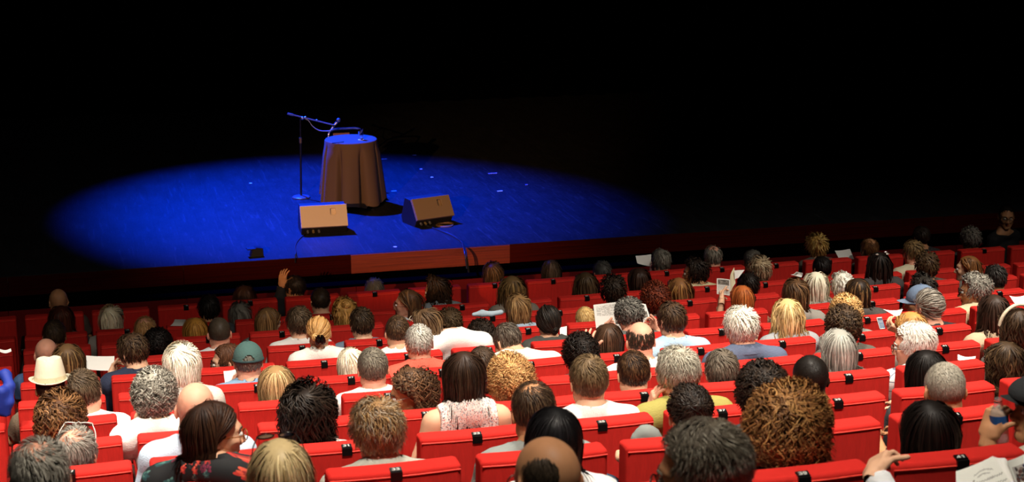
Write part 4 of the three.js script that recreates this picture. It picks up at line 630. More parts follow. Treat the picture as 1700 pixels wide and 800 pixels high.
P('E', 380, 568, 40, 'm', 'short', ['#4b3021', '#5e3e2a'], 'light', 'tee:#565250', [-82, 6, 0], 'brown hair and dark glasses beside teal cap', { face: 1, glasses: '#17120f' });
P('E', 529, 522, 50, 'f', 'bun', ['#b98a50', '#d2a76e', '#956b3b'], 'light', 'tee:#f4efe6', [4, 6, 0], 'blond hair clipped up, white top', { hat: clawClip, fine: 1, st: { bun: [0.03, 0.0, -0.118, 0.03] } });
P('E', 660, 522, 39, 'm', 'crop', ['#3b2b1f', '#5c4631'], 'light', 'tee:#f5f3ee', [4, 8, 0], 'short faded brown haircut and white shirt', { fine: 1, st: { th: [0.006, 0.016] } });
P('E', 708, 507, 50, 'f', 'shortbob', ['#5b4531', '#745a3e', '#463424'], 'light', 'long:#fcfbf7', [-55, 30, 0], 'brown hair in white shirt, leaning far left', { k: -5, lean: [-0.15, -0.02], up: 0.05, scoop: -0.05, sw: 1.3, bulk: 1.15, fine: 1, sunTop: '#c8b8a0' });
P('D', 800, 530, 41, 'f', 'curly', ['#2a211b', '#3c3027', '#1e1713'], 'light', 'tee:#4a4642', [-10, 16, 0], 'dark curls just left of the bowed head', { dz: 0.1, k: -6 });
P('E', 910, 503, 47, 'f', 'bun', ['#1a1511', '#2a221c', '#120e0c'], 'light', 'tee:#3d3d39', [6, 8, 0], 'black hair twisted into a low bun', { st: { bun: [-0.03, -0.045, -0.098, 0.03], th: [0.008, 0.018] } });
P('E', 1045, 491, 49, 'm', 'curlyshort', ['#5a5751', '#807c74', '#3c3a36'], 'pink', 'tee:#5f5d5a', [-8, 22, 0], 'wavy grey hair, reading an open newspaper', { armL: 'hold', armR: 'hold', fine: 1 });
P('E', 1322, 459, 49, 'f', 'shortbob', ['#4b3523', '#6a4c31', '#38271a'], 'light', 'tee:#8c8880', [6, 10, 0], 'round brown hair beyond the long pale-blond hair');
P('E', 1424, 458, 43, 'f', 'bob', ['#2a1e15', '#7c5c3a', '#1e150f', '#33251a'], 'light', 'tee:#4c4844', [4, 10, 0], 'dark hair with blond streaks', { st: { len: 0.2 } });
P('E', 1530, 472, 37, 'm', 'crop', dgr, 'tan', 'tee:#4a5260', [-62, 6, 0], 'blue-grey peaked cap facing left', { hat: peakCap });
P('E', 1620, 450, 51, 'm', 'curlyshort', ['#8b867c', '#6a665e', '#a9a499'], 'tan', 'jacket:#dccba4', [-66, 4, 0], 'curly grey hair, dark glasses and beige jacket', { face: 1, glasses: '#120f0d', darkLens: 1 });
P('D', 77, 560, 40, 'm', 'bald', ['#b49a84'], 'pink', 'tee:#4f6fa2', [-6, 6, 0], 'pink bald head and blue collar');
P('D', 262, 545, 46, 'f', 'curly', blk, 'light', 'tee:#4a4648', [0, 8, 0], 'dark curls right of the tousled brown hair');
P('D', 364, 526, 38, 'm', 'buzz', ['#3b3228', '#4b4034'], 'pink', 'tee:#f1f3f5', [0, 4, 0], 'buzz-cut dark hair, wide ears and white shirt', { fine: 1, st: { th: [0.003, 0.005] } });
P('D', 497, 506, 47, 'm', 'messy', ['#4b3c2c', '#6a5742', '#3a2e22'], 'light', 'tee:#ecebe6', [0, 8, 0], 'brown hair and white shirt left of clipped blond', { fine: 1, st: { th: [0.01, 0.02] } });
P('D', 601, 508, 48, 'm', 'short', ['#34281d', '#50402e', '#291f16'], 'light', 'tee:#6f7f94', [0, 8, 0], 'thick dark brown hair left of the faded haircut');
P('D', 861, 484, 46, 'f', 'shortbob', ['#7c5e3c', '#a28054', '#664c30'], 'light', 'tee:#9fb4c6', [0, 8, 0], 'tousled dark-blond hair');
P('D', 972, 508, 34, 'f', 'short', ['#d2ae6e', '#e4c68a', '#b8935a'], 'light', 'tee:#d9d4ca', [0, 8, 0], 'small bright blond head', { hs: 0.92 });
P('D', 1088, 466, 57, 'f', 'curly', ['#4a1e12', '#6a2e1b', '#36140b', '#7a3822'], 'light', 'tee:#6a5a58', [0, 8, 0], 'big dark red curls');
P('D', 1232, 470, 41, 'f', 'bob', ['#a85a2c', '#c2743c', '#8a4622'], 'light', 'tee:#a87860', [-8, 10, 0], 'smooth copper-red hair, holding a magazine', { armL: 'hold', st: { len: 0.2 } });
P('D', 1354, 445, 48, 'f', 'bob', ['#d6cfb8', '#e8e1cc', '#bfb79e'], 'light', 'tee:#8e8c88', [4, 8, 0], 'smooth cream-white bob');
P('D', 1398, 448, 46, 'f', 'short', ['#d6d3c8', '#c0bcb0', '#e6e3d9'], 'pink', 'tee:#9c9a94', [4, 12, 0], 'short rounded white hair', { st: { th: [0.014, 0.03] } });
P('D', 1533, 452, 46, 'f', 'curly', ['#2c2824', '#47423c', '#221e1b'], 'light', 'tee:#4c4844', [0, 8, 0], 'dark grey curls beyond the blue-grey cap');
P('D', 1653, 437, 39, 'm', 'short', ['#22201e', '#3a3734', '#2c2926'], 'tan', 'tee:#44464c', [0, 8, 0], 'black-grey hair right of long light-brown hair');
P('C', 90, 529, 41, 'm', 'short', ['#34291f', '#4b3c2c'], 'tan', 'tee:#4c4844', [0, 10, 0], 'dark cropped hair, third row, far left');
P('C', 241, 523, 48, 'm', 'thin', ['#a87e50', '#8b663c', '#c29a6a'], 'pink', 'tee:#8c7f74', [4, 10, 0], 'thin sandy hair beyond the dark curls', { st: { thinTop: 0.4 } });
P('C', 325, 522, 45, 'f', 'bob', ['#a87632', '#c28f46', '#8a5e27'], 'light', 'tee:#7c7468', [0, 8, 0], 'golden straight hair left of the buzz cut', { st: { len: 0.2 } });
P('C', 445, 504, 48, 'f', 'bob', ['#6b4e30', '#8b6942', '#543c25'], 'light', 'tee:#6c6660', [52, 6, 0], 'light brown bob and glasses, turned right', { face: 1, glasses: '#2a1d16' });
P('C', 573, 491, 45, 'f', 'updo', ['#a87e40', '#ca9c5c', '#886430'], 'light', 'tee:#8a7a66', [0, 8, 0], 'messy golden-blond curls, half pinned up', { st: { flow: 'crown', len: 0.19, grav: 0.3, curl: 0.009, bun: [0, 0.085, -0.085, 0.04] } });
P('F', 584, 575, 44, 'f', 'shortbob', ['#e6dcc4', '#f0e8d4', '#cfc3a6'], 'light', 'tee:#d8d2c8', [-10, 12, 0], 'cream-white hair left of the grey-brown crop', { k: -6 });
P('C', 678, 474, 52, 'f', 'bob', ['#4b3422', '#6b4d32', '#38271a'], 'pink', 'tee:#d2d7dc', [-72, 2, 0], 'brown fringed bob and glasses, turned left', { face: 1, glasses: '#8a5a4a', st: { len: 0.2 } });
P('C', 747, 511, 37, 'f', 'curly', ['#54422f', '#6b563e'], 'light', 'tee:#5c584e', [0, 8, 0], 'brown curls beyond the leaning white shirt', { dz: 0.05 });
P('C', 850, 452, 51, 'f', 'long', ['#5b462b', '#7c6139', '#463520'], 'light', 'tee:#6a6258', [0, 8, 0], 'olive-brown shoulder-length hair');
P('C', 1018, 454, 47, 'f', 'curly', ['#241c16', '#33281f'], 'light', 'tee:#4a4440', [0, 8, 0], 'dark frizzy curls left of the dark red curls');
P('C', 1127, 457, 39, 'f', 'long', ['#7c5432', '#a87a44', '#64432a'], 'light', 'tee:#7a6a5c', [0, 8, 0], 'coppery-blond long hair');
P('C', 1243, 449, 42, 'm', 'short', ['#17120f', '#241c17'], 'light', 'tee:#3c3a3c', [0, 8, 0], 'round black hair just behind the magazine', { st: { th: [0.012, 0.024] } });
P('C', 1459, 416, 34, 'f', 'long', ['#17120f', '#241b16'], 'light', 'tee:#3c3838', [0, 8, 0], 'dark hair with glittering clips', { hat: glitterClips });
P('C', 1539, 416, 41, 'm', 'curlyshort', ['#3b2c1e', '#54402b'], 'tan', 'tee:#54504a', [0, 6, 0], 'curly brown hair right of the beige shirt');
P('C', 1609, 419, 48, 'f', 'long', ['#6c4626', '#8c6038', '#54371e'], 'light', 'tee:#5c544c', [-56, 0, 0], 'long light-brown hair, turned left', { face: 1 });
P('B', 102, 502, 43, 'f', 'bob', ['#3b1c13', '#4e281a'], 'light', 'tee:#4a4444', [0, 8, 0], 'dark auburn hair, far left');
P('B', 184, 504, 49, 'f', 'shortbob', ['#d8cdb0', '#e8ddc4', '#c0b494'], 'light', 'tee:#a09890', [14, 8, 0], 'pale-blond short hair near the front left');
P('B', 347, 487, 42, 'm', 'messy', ['#151211', '#211d1a'], 'tan', 'tee:#404248', [0, 8, 0], 'tousled black hair near the front left', { st: { th: [0.01, 0.022] } });
P('B', 399, 498, 44, 'f', 'shortbob', ['#6c6860', '#4c4842', '#858178'], 'light', 'tee:#6a6a6c', [0, 8, 0], 'smooth dark grey hair');
P('B', 532, 476, 35, 'm', 'crop', ['#241d17', '#332a22'], 'light', 'tee:#7c3a34', [0, 4, 0], 'cropped dark hair and bare neck, wide ears');
P('B', 725, 452, 46, 'f', 'wavybob', ['#241a13', '#362619'], 'tan', 'tee:#7a8288', [-62, 12, 0], 'dark hair, looking left in the shadow', { face: 1, st: { len: 0.2 } });
P('B', 972, 448, 37, 'f', 'long', ['#3b2d1e', '#52402c'], 'light', 'tee:#4a4440', [0, 8, 0], 'long dull-brown hair left of the frizzy curls');
P('B', 1061, 439, 42, 'f', 'bob', ['#2b1c16', '#3a281f'], 'light', 'tee:#4a4242', [0, 8, 0], 'round dark brown bob below the grey hair', { st: { len: 0.19 } });
P('B', 1155, 425, 42, 'f', 'curly', ['#1f1713', '#2e231c'], 'tan', 'tee:#dccba0', [-62, 4, 0], 'dark curls turned left, cream top', { face: 1 });
P('B', 1262, 423, 43, 'f', 'curly', ['#9c876a', '#baa688', '#80694e'], 'light', 'tee:#7c766c', [0, 8, 0], 'fluffy beige-blond hair', { st: { curl: 0.004 } });
P('B', 1365, 424, 32, 'm', 'short', ['#141110', '#1f1a18'], 'tan', 'tee:#3c3a3a', [0, 8, 0], 'black hair below the spiky blond');
P('B', 1517, 396, 39, 'm', 'short', ['#6c5637', '#53432d', '#826a46'], 'pink', 'tee:#d2c8aa', [-14, 6, 0], 'sandy-brown hair and beige shirt');
P('A', 97, 478, 34, 'm', 'bald', ['#8a6c50'], 'tan', 'tee:#5a4a42', [-10, 6, 0], 'bald tanned head in the front row');
P('A', 406, 469, 39, 'f', 'bob', ['#3b261d', '#4e3527'], 'light', 'tee:#4a3c3a', [0, 8, 0], 'reddish-brown hair in the dark front row');
P('A', 490, 455, 34, 'm', 'short', ['#1b1512', '#28201b'], 'tan', 'long:#1a1a1e', [-40, 4, 0], 'dark sleeve and hand held high', { armL: 'at', face: 1 });
P('A', 622, 459, 36, 'm', 'short', ['#4b4944', '#5e5c56'], 'tan', 'tee:#33353a', [0, 10, 0], 'dim grey hair in the dark front row');
P('A', 819, 432, 39, 'f', 'shortbob', ['#4b3521', '#64492f'], 'light', 'tee:#4a403a', [0, 8, 0], 'brown hair before the stage, right of dangling cable');
P('A', 915, 429, 30, 'f', 'bob', ['#3b2f24', '#524234'], 'light', 'tee:#403a38', [0, 8, 0], 'small brown head below the stage edge', { hs: 0.95 });
P('A', 1000, 431, 33, 'm', 'short', ['#3c3a37', '#504d48'], 'tan', 'tee:#3a3a3e', [0, 8, 0], 'dim dark grey hair above the frizzy curls');
P('A', 1098, 411, 37, 'm', 'messy', ['#6c685f', '#858074', '#555148'], 'pink', 'tee:#5a5a5a', [0, 8, 0], 'grey hair beside a raised white sheet', { armL: 'hold', st: { th: [0.01, 0.022] } });
P('A', 1184, 405, 35, 'm', 'thin', ['#7c766a', '#655f55', '#938d80'], 'pink', 'tee:#4c4c4e', [0, 8, 0], 'thin grey hair alone in the front row', { st: { thinTop: 0.4 } });
P('A', 1250, 413, 32, 'm', 'short', ['#54504a', '#6a665e'], 'tan', 'tee:#404044', [0, 8, 0], 'dim grey hair above the beige-blond');
P('A', 1356, 385, 44, 'f', 'messy', ['#b08c4a', '#d0b06c', '#7c5e30'], 'light', 'tee:#5c544a', [0, 8, 0], 'spiky blond hair', { st: { th: [0.024, 0.045], lift: 1.2 } });
P('A', 1444, 393, 31, 'm', 'thin', ['#5b3c24', '#74502f'], 'tan', 'tee:#5a4c44', [0, 6, 0], 'short auburn hair above the glittering clips', {});
P('A', 1530, 374, 30, 'f', 'short', ['#221a15', '#2e241d'], 'tan', 'tee:#2c2a2c', [0, 6, 0], 'nearly invisible dark head behind sandy-brown hair');
P('A', 1612, 374, 36, 'm', 'curlyshort', ['#5c5852', '#767169'], 'tan', 'tee:#3a3a3c', [0, 6, 0], 'curly dim grey hair in the front right');
// the reader nearest the camera: only a hand and the booklet reach into view
P('L', 1560, 838, 150, 'm', 'short', brn, 'light', 'long:#eceef0', [0, 20, 0], 'white sleeve, hand gripping the next seat', { k: 1, armL: 'at', armR: 'hold', fine: 1 });
{
  const by = d => PEOPLE.find(p => p.desc.startsWith(d)).o;
  const zK = rowZ(10), zJ = rowZ(9);
  // hand on the corner of the seat in front
  { const p = onZ(1462, 757, zK + 0.05), w = onZ(1450, 785, zK + 0.12); by('white sleeve').toL = { w, e: w.clone().add(V(0.06, -0.2, 0.2)), d: p.clone().sub(w), p: V(0.9, -0.3, -0.4), hp: 'hook' }; by('white sleeve').holdAt = onZ(1690, 800, zK + 0.2); }
  // bottle hand
  { const h = onZ(1641, 724, zK - 0.32); by('black flat cap').toL = { w: h, e: onZ(1640, 790, zK - 0.28), d: V(0.35, 0.9, -0.15), p: V(0.9, -0.2, -0.35), hp: 'grip' }; }
  { const zG = rowZ(6), h = onZ(1500, 550, zG - 0.47); by('long strawberry').toL = { w: h, e: onZ(1530, 590, zG - 0.3), d: V(-0.9, 0.32, -0.25), p: V(0.1, 0.9, -0.6), hp: 'grip' }; }
  { const zA = rowZ(0) - 0.28; by('dark sleeve').toL = { w: onZ(468.5, 474, zA), e: onZ(465, 497, zA), d: V(0.1, 1, 0), p: V(0.6, 0, -0.6), hp: 'relaxed' }; }
  by('tousled brown').holdAt = onZ(183, 612, rowZ(4) - 0.55); by('tousled brown').holdW = 0.0;
  by('wavy grey hair').holdAt = onZ(1045, 540, rowZ(4) - 0.6); by('wavy grey hair').holdW = 0.2;
  by('smooth copper').holdAt = onZ(1196, 490, rowZ(3) - 0.5); by('smooth copper').holdW = 0.02;
  by('grey hair beside').holdAt = onZ(1082, 440, rowZ(0) - 0.55); by('grey hair beside').holdW = 0.02;
  by('teal baseball').holdAt = onZ(390, 632, rowZ(5) - 0.5); by('teal baseball').holdW = 0.02;
  by('long black hair').holdAt = onZ(1522, 632, rowZ(8) - 0.35); by('long black hair').holdW = 0.05;
}
for (const s of PEOPLE) buildPerson(s);

// seats, named after who sits in them or next to them
{
  const used = new Map();
  for (let i = 0; i < 12; i++) for (const k of seatCols[i]) {
    const s = taken.get(seatKey(i, k)); let label;
    if (s) label = 'red theatre seat under the ' + s.desc;
    else {
      let best = null; for (const [key, q] of taken) { if (q.i !== i) continue; const dk = k - q.k; if (!best || Math.abs(dk) < Math.abs(best[0])) best = [dk, q]; }
      const n = best ? ['next', 'second', 'third', 'fourth', 'fifth', 'sixth', 'seventh', 'eighth', 'ninth'][Math.abs(best[0]) - 1] || 'far' : '';
      label = best ? `empty red seat, ${n} ${best[0] > 0 ? 'right' : 'left'} of ${best[1].desc}` : `empty red theatre seat in the front corner ${k}`;
    }
    let w = label.split(' '); if (w.length > 16) label = w.slice(0, 16).join(' ');
    if (used.has(label)) console.log('same seat label', label); used.set(label, 1);
    makeSeat(i, k, label);
  }
}
// ───────────────────────── things the audience holds ─────────────────────────
const printTex = (seed, photo) => canvasTex(256, 340, (c, w, h) => { c.fillStyle = '#f1f0ea'; c.fillRect(0, 0, w, h); const r = RNG(seed); c.fillStyle = '#55534e'; for (let y = 24; y < h - 20; y += 9) { if (photo && y > photo[1] && y < photo[1] + photo[3]) continue; let x = 18; while (x < w - 30) { const l = 8 + r() * 26; if (r() > 0.08) c.fillRect(x, y, Math.min(l, w - 18 - x), 3); x += l + 5; } } if (photo) { const [px, py, pw, ph] = photo; c.fillStyle = '#77726a'; c.fillRect(px, py, pw, ph); for (let k = 0; k < 60; k++) { c.fillStyle = `rgba(${r() < 0.5 ? '25,24,24' : '200,190,176'},0.4)`; c.beginPath(); c.ellipse(px + pw * (0.1 + 0.8 * r()), py + ph * (0.1 + 0.8 * r()), 6 + 10 * r(), 5 + 9 * r(), 0, 0, 7); c.fill(); } } });
const newsMat = std(0xffffff, 0.9, { map: printTex(3, [150, 150, 90, 120]), side: THREE.DoubleSide }), magMat = std(0xffffff, 0.6, { map: printTex(8, [20, 20, 216, 110]), side: THREE.DoubleSide });
// a sheet given by the sight lines of its four corners (tl, tr, br, bl) at two depths, with a gentle bend and real thickness
function sheetGeo(c, bend = 0.01) { const n = 8, P = [], U = [], I = []; const nrm = V(0, 0, 0).crossVectors(c[1].clone().sub(c[0]), c[3].clone().sub(c[0])).normalize(); for (let side = 0; side < 2; side++) for (let j = 0; j <= n; j++) for (let i = 0; i <= n; i++) { const s = i / n, t = j / n, a = c[0].clone().lerp(c[1], s), b = c[3].clone().lerp(c[2], s), p = a.lerp(b, t).addScaledVector(nrm, bend * Math.sin(Math.PI * s) + side * 0.0006); P.push(p.x, p.y, p.z); U.push(s, 1 - t); } const m = (n + 1) * (n + 1); for (let j = 0; j < n; j++) for (let i = 0; i < n; i++) { const a = j * (n + 1) + i; I.push(a, a + n + 1, a + 1, a + 1, a + n + 1, a + n + 2, m + a, m + a + 1, m + a + n + 1, m + a + 1, m + a + n + 2, m + a + n + 1); } const g = new THREE.BufferGeometry(); g.setAttribute('position', new THREE.Float32BufferAttribute(P, 3)); g.setAttribute('uv', new THREE.Float32BufferAttribute(U, 2)); g.setIndex(I); g.computeVertexNormals(); return g; }
function sheet(name, px, z, tilt, mat, label, cat = 'paper', bend) { const c = px.map(([u, v], k) => onZ(u, v, z + (k < 2 ? -tilt : 0))); const m = part(scene, numbered(name), sheetGeo(c, bend), mat); tag(m, label, cat); return m; }
const zr = r => rowZ(ROWS.indexOf(r));
sheet('paper_sheet', [[143, 590], [190, 591], [189, 615], [143, 613]], zr('E') - 0.56, 0.06, M.paper, 'white sheet held up by the tousled brown-haired person');
sheet('paper_sheet', [[371, 616], [391, 613], [397, 636], [374, 639]], zr('F') - 0.5, 0.05, M.paper, 'white sheet left of the teal baseball cap');
sheet('paper_sheet', [[1055, 424.5], [1081, 422], [1081, 442], [1058, 437]], zr('A') - 0.55, 0.04, M.paper, 'white sheet held up at the front, beside grey hair');
sheet('paper_sheet', [[1386, 416], [1411, 413], [1418, 430], [1392, 428]], zr('A') - 0.5, 0.04, M.paper, 'crumpled white sheet right of the spiky blond hair', 'paper', 0.02);
sheet('paper_sheet', [[1466, 513], [1499, 513], [1494, 523], [1480, 521]], zr('F') - 0.5, 0.1, M.paper, 'white sheet left of the combed grey hair');
sheet('paper_sheet', [[1590, 588], [1620, 591], [1619, 597], [1590, 597]], zr('H') - 0.35, 0.1, M.paper, 'white sheet lying right of the long black hair');
sheet('paper_sheet', [[1676, 491], [1702, 490], [1702, 506], [1684, 503]], zr('F') - 0.4, 0.1, M.paper, 'white sheet at the right edge, above the headband');
sheet('paper_sheet', [[282, 541], [290, 530], [308, 530], [310, 541]], zr('C') - 0.35, 0.12, std(0xcfcfca, 0.8, { side: THREE.DoubleSide }), 'pale grey folder beside the golden straight hair', 'folder');
sheet('paper_sheet', [[0, 579], [18, 578], [19, 583], [0, 584]], zr('E') - 0.06, 0.08, M.paper, 'white sheet on a seat at the left edge');
sheet('paper_sheet', [[929, 543], [941, 541], [941, 558], [930, 560]], zr('E') - 0.5, 0.04, M.paper, 'white sheet right of the low black bun');
sheet('paper_sheet', [[1313, 456], [1322, 451], [1333, 453], [1330, 460]], zr('D') - 0.42, 0.06, magMat, 'black and white leaflet left of cream-white bob', 'leaflet');
{ // newspaper: two leaves meeting in a fold
  const z = zr('E') - 0.62, t = thing('newspaper', 0, 0, 0), c = onZ(1045, 526, z - 0.05), loc = px => px.map(([u, v, dz]) => onZ(u, v, z + dz));
  const a = loc([[985, 506, -0.06], [1045, 499, 0], [1045, 548, 0], [990, 548, -0.02]]), b = loc([[1045, 499, 0], [1072, 505, -0.06], [1080, 530, -0.02], [1045, 548, 0]]);
  const base = c.clone(); t.position.copy(base); for (const q of [a, b]) for (const p of q) p.sub(base);
  part(t, 'page', sheetGeo(a, 0.006), newsMat); part(t, 'page', sheetGeo(b, 0.006), newsMat); tag(t, 'open newspaper held by the wavy grey-haired reader', 'newspaper');
}
{ // magazine by the copper hair
  const z = zr('D') - 0.5, t = thing('magazine', 0, 0, 0), L = px => px.map(([u, v, dz]) => onZ(u, v, z + dz)), a = L([[1190, 462, 0], [1212, 464, 0.02], [1213, 491, 0.03], [1190, 488, 0]]), b = L([[1212, 464, 0.02], [1219, 444, -0.08], [1221, 470, -0.06], [1213, 491, 0.03]]), d = L([[1219, 449, -0.05], [1236, 448, -0.09], [1226, 461, -0.07], [1220, 464, -0.05]]);
  const base = onZ(1205, 490, z); t.position.copy(base); for (const q of [a, b, d]) for (const p of q) p.sub(base);
  part(t, 'cover', sheetGeo(a, 0.008), magMat); part(t, 'page', sheetGeo(b, 0.01), std(0xd8cfae, 0.8, { side: THREE.DoubleSide })); part(t, 'page', sheetGeo(d, 0.004), M.paper); tag(t, 'magazine held up left of the copper-red hair', 'magazine');
}
{ // open booklet with handwriting, bottom right
  const z = zr('K') + 0.22, t = thing('booklet', 0, 0, 0), L = px => px.map(([u, v, dz]) => onZ(u, v, z + dz)), fold = [1672, 765, 0.02], a = L([[1587, 782, -0.02], [1648, 757, -0.05], [1690, 815, 0.08], [1588, 840, 0.1]]), b = L([[1672, 765, 0.0], [1712, 748, -0.05], [1740, 800, 0.05], [1690, 815, 0.08]]), c2 = L([[1648, 757, -0.05], [1668, 760, -0.04], [1674, 766, 0.0], [1690, 815, 0.08]]);
  const base = onZ(1660, 800, z); t.position.copy(base); for (const q of [a, b, c2]) for (const p of q) p.sub(base);
  const hand = canvasTex(512, 512, (c, w, h) => { c.fillStyle = '#edeee6'; c.fillRect(0, 0, w, h); c.strokeStyle = '#4a4a48'; c.lineWidth = 4; const r = RNG(21); const scr = (x, y, n, s, arc) => { c.beginPath(); for (let k = 0; k < n * 8; k++) { const t = k / (n * 8), xx = x + k * s * 0.9, yy = y - (arc || 0) * Math.sin(Math.PI * t) + Math.sin(k * 1.9 + r()) * s * (1 + r()); k ? c.lineTo(xx, yy) : c.moveTo(xx, yy); } c.stroke(); }; scr(210, 150, 4, 8, 40); scr(240, 185, 3, 7, 24); scr(210, 250, 3, 9); scr(330, 240, 3, 8); scr(230, 320, 2, 9); scr(330, 330, 3, 8); scr(210, 400, 4, 8); c.fillStyle = '#333'; c.beginPath(); c.ellipse(196, 214, 14, 7, -0.5, 0, 7); c.fill(); });
  const pic = canvasTex(256, 256, (c, w, h) => { c.fillStyle = '#edeee6'; c.fillRect(0, 0, w, h); c.fillStyle = '#b9b4ae'; c.fillRect(30, 60, 190, 130); const r = RNG(9); for (let k = 0; k < 40; k++) { c.fillStyle = ['#5a3a34', '#c89a88', '#2a3050', '#3a3a3a', '#8a7a72'][Math.floor(r() * 5)]; c.beginPath(); c.ellipse(50 + r() * 150, 75 + r() * 100, 8 + 14 * r(), 10 + 14 * r(), 0, 0, 7); c.fill(); } });
  part(t, 'page', sheetGeo(a, 0.006), std(0xffffff, 0.8, { map: hand, side: THREE.DoubleSide }), 'page with faint handwriting'); part(t, 'page', sheetGeo(c2, 0.004), M.paper); part(t, 'page', sheetGeo(b, 0.012), std(0xffffff, 0.7, { map: pic, side: THREE.DoubleSide }), 'page with a small photograph');
  tag(t, 'open booklet with handwriting over the nearest seat back', 'booklet');
}
{ // phone
  const z = zr('G') - 0.5, c = [[1453, 528], [1462, 527], [1472, 544], [1462, 547]].map(([u, v], k) => onZ(u, v, z + (k < 2 ? -0.05 : 0))), base = c[3].clone(), t = thing('phone', base.x, base.y, base.z); const q = c.map(p => p.clone().sub(base)), ctr = q[0].clone().add(q[1]).add(q[2]).add(q[3]).multiplyScalar(0.25), X = q[1].clone().sub(q[0]), Y = q[0].clone().sub(q[3]), nr = V(0, 0, 0).crossVectors(X, Y).normalize(), w = X.length(), h = Y.length(), x = X.normalize(), y = V(0, 0, 0).crossVectors(nr, x), m = new THREE.Matrix4().makeBasis(x, y, nr).setPosition(ctr);
  part(t, 'case', new RoundedBoxGeometry(w, h, 0.009, 3, 0.004).applyMatrix4(m), std(0xe6e4e0, 0.4));
  const scr = canvasTex(64, 128, (g, W, H) => { g.fillStyle = '#7fb4e6'; g.fillRect(0, 0, W, H); g.fillStyle = '#23466e'; g.fillRect(0, 0, W, 26); g.fillStyle = '#eaf4ff'; g.fillRect(6, 34, 52, 30); g.fillStyle = '#c9dff4'; g.fillRect(6, 72, 52, 44); });
  part(t, 'screen', new THREE.PlaneGeometry(w * 0.88, h * 0.86).translate(0, 0, 0.0052).applyMatrix4(m), new THREE.MeshStandardMaterial({ color: 0x111111, emissive: 0xffffff, emissiveMap: scr, emissiveIntensity: 0.8, roughness: 0.2 }));
  tag(t, 'glowing phone held left of the strawberry-blond hair', 'phone');
}
{ // bottle being drunk from, tilted up towards the mouth
  const z = zr('K') - 0.31, b0 = onZ(1660, 734, z), b1 = onZ(1657, 660, z - 0.02), ax = b1.clone().sub(b0), len = ax.length(), t = thing('water_bottle', b0.x, b0.y, b0.z), q = new THREE.Quaternion().setFromUnitVectors(V(0, 1, 0), ax.clone().normalize());
  const pr = [[0.001, 0.0], [0.028, 0.0], [0.031, 0.06 * len], [0.0295, 0.3 * len], [0.031, 0.34 * len], [0.031, 0.62 * len], [0.026, 0.72 * len], [0.014, 0.86 * len], [0.0125, 0.9 * len], [0.0125, len]].map(p => new THREE.Vector2(...p));
  part(t, 'bottle', new THREE.LatheGeometry(pr, 30).applyQuaternion(q), new THREE.MeshPhysicalMaterial({ color: 0xeaf2f6, roughness: 0.1, transmission: 0.82, thickness: 0, side: THREE.DoubleSide }));
  part(t, 'label', new THREE.CylinderGeometry(0.0318, 0.0318, len * 0.26, 30, 1, true).translate(0, len * 0.49, 0).applyQuaternion(q), std(0x1c4a86, 0.5, { side: THREE.DoubleSide }), 'blue label');
  part(t, 'neck_ring', new THREE.TorusGeometry(0.0135, 0.002, 6, 20).rotateX(Math.PI / 2).translate(0, len * 0.93, 0).applyQuaternion(q), std(0xc8402c, 0.5));
  tag(t, 'clear plastic bottle with blue label at the mouth', 'bottle');
}
// draped jacket at the left edge, grey bag between seats (stands in for a raised shoulder), white cloth
function blob(name, pts, r, z, mat, label, cat, cell = 0.016) { const c = pts.map(([u, v, dz, rr]) => [onZ(u, v, z + (dz || 0)), rr || r]), base = c[0][0].clone(), q = c.map(([p, rr]) => [p.sub(base), rr]), bb = new THREE.Box3(); q.forEach(([p]) => bb.expandByPoint(p)); bb.expandByScalar(r * 2.2); const f = (x, y, zz) => { let d = 1; for (let k = 0; k < q.length - 1; k++) d = smin(d, capV(x, y, zz, q[k][0], q[k + 1][0], q[k][1], q[k + 1][1]), r * 0.8); return d + 0.012 * (nz(x * 14 + 3, y * 9 + 3, zz * 14 + 3) - 0.5); }; const m = part(scene, numbered(name), surf(f, bb.min.toArray(), bb.max.toArray(), cell), mat); m.position.copy(base); tag(m, label, cat); return m; }
blob('jacket', [[-4, 624, -0.05, 0.026], [8, 622, -0.02, 0.026], [16, 642, 0.05, 0.026], [16, 668, 0.08, 0.024], [11, 686, 0.08, 0.02], [4, 650, 0.08, 0.026], [-2, 682, 0.08, 0.026]], 0.026, zr('G') - 0.02, std(0x0c2a8c, 0.7, { bumpMap: clothBump, bumpScale: 0.006 }), 'bright blue jacket draped over a seat, left edge', 'jacket');
blob('shoulder_lump', [[1058, 730, 0, 0.03], [1070, 722, 0, 0.035], [1080, 726, 0, 0.03], [1086, 745, 0, 0.04], [1060, 750, 0, 0.04]], 0.035, zr('J') - 0.22, std(0x868c88, 0.85, { bumpMap: clothBump, bumpScale: 0.004 }), 'rounded pale grey bag left of the pinned-up hair', 'shoulder_lump');
blob('scarf', [[786, 522, 0, 0.016], [800, 520, 0, 0.02], [815, 521, 0, 0.016], [832, 518, 0, 0.018]], 0.02, zr('D') - 0.28, std(0xbcd0de, 0.9), 'pale blue scarf lying before the tousled dark-blond hair', 'scarf', 0.009);
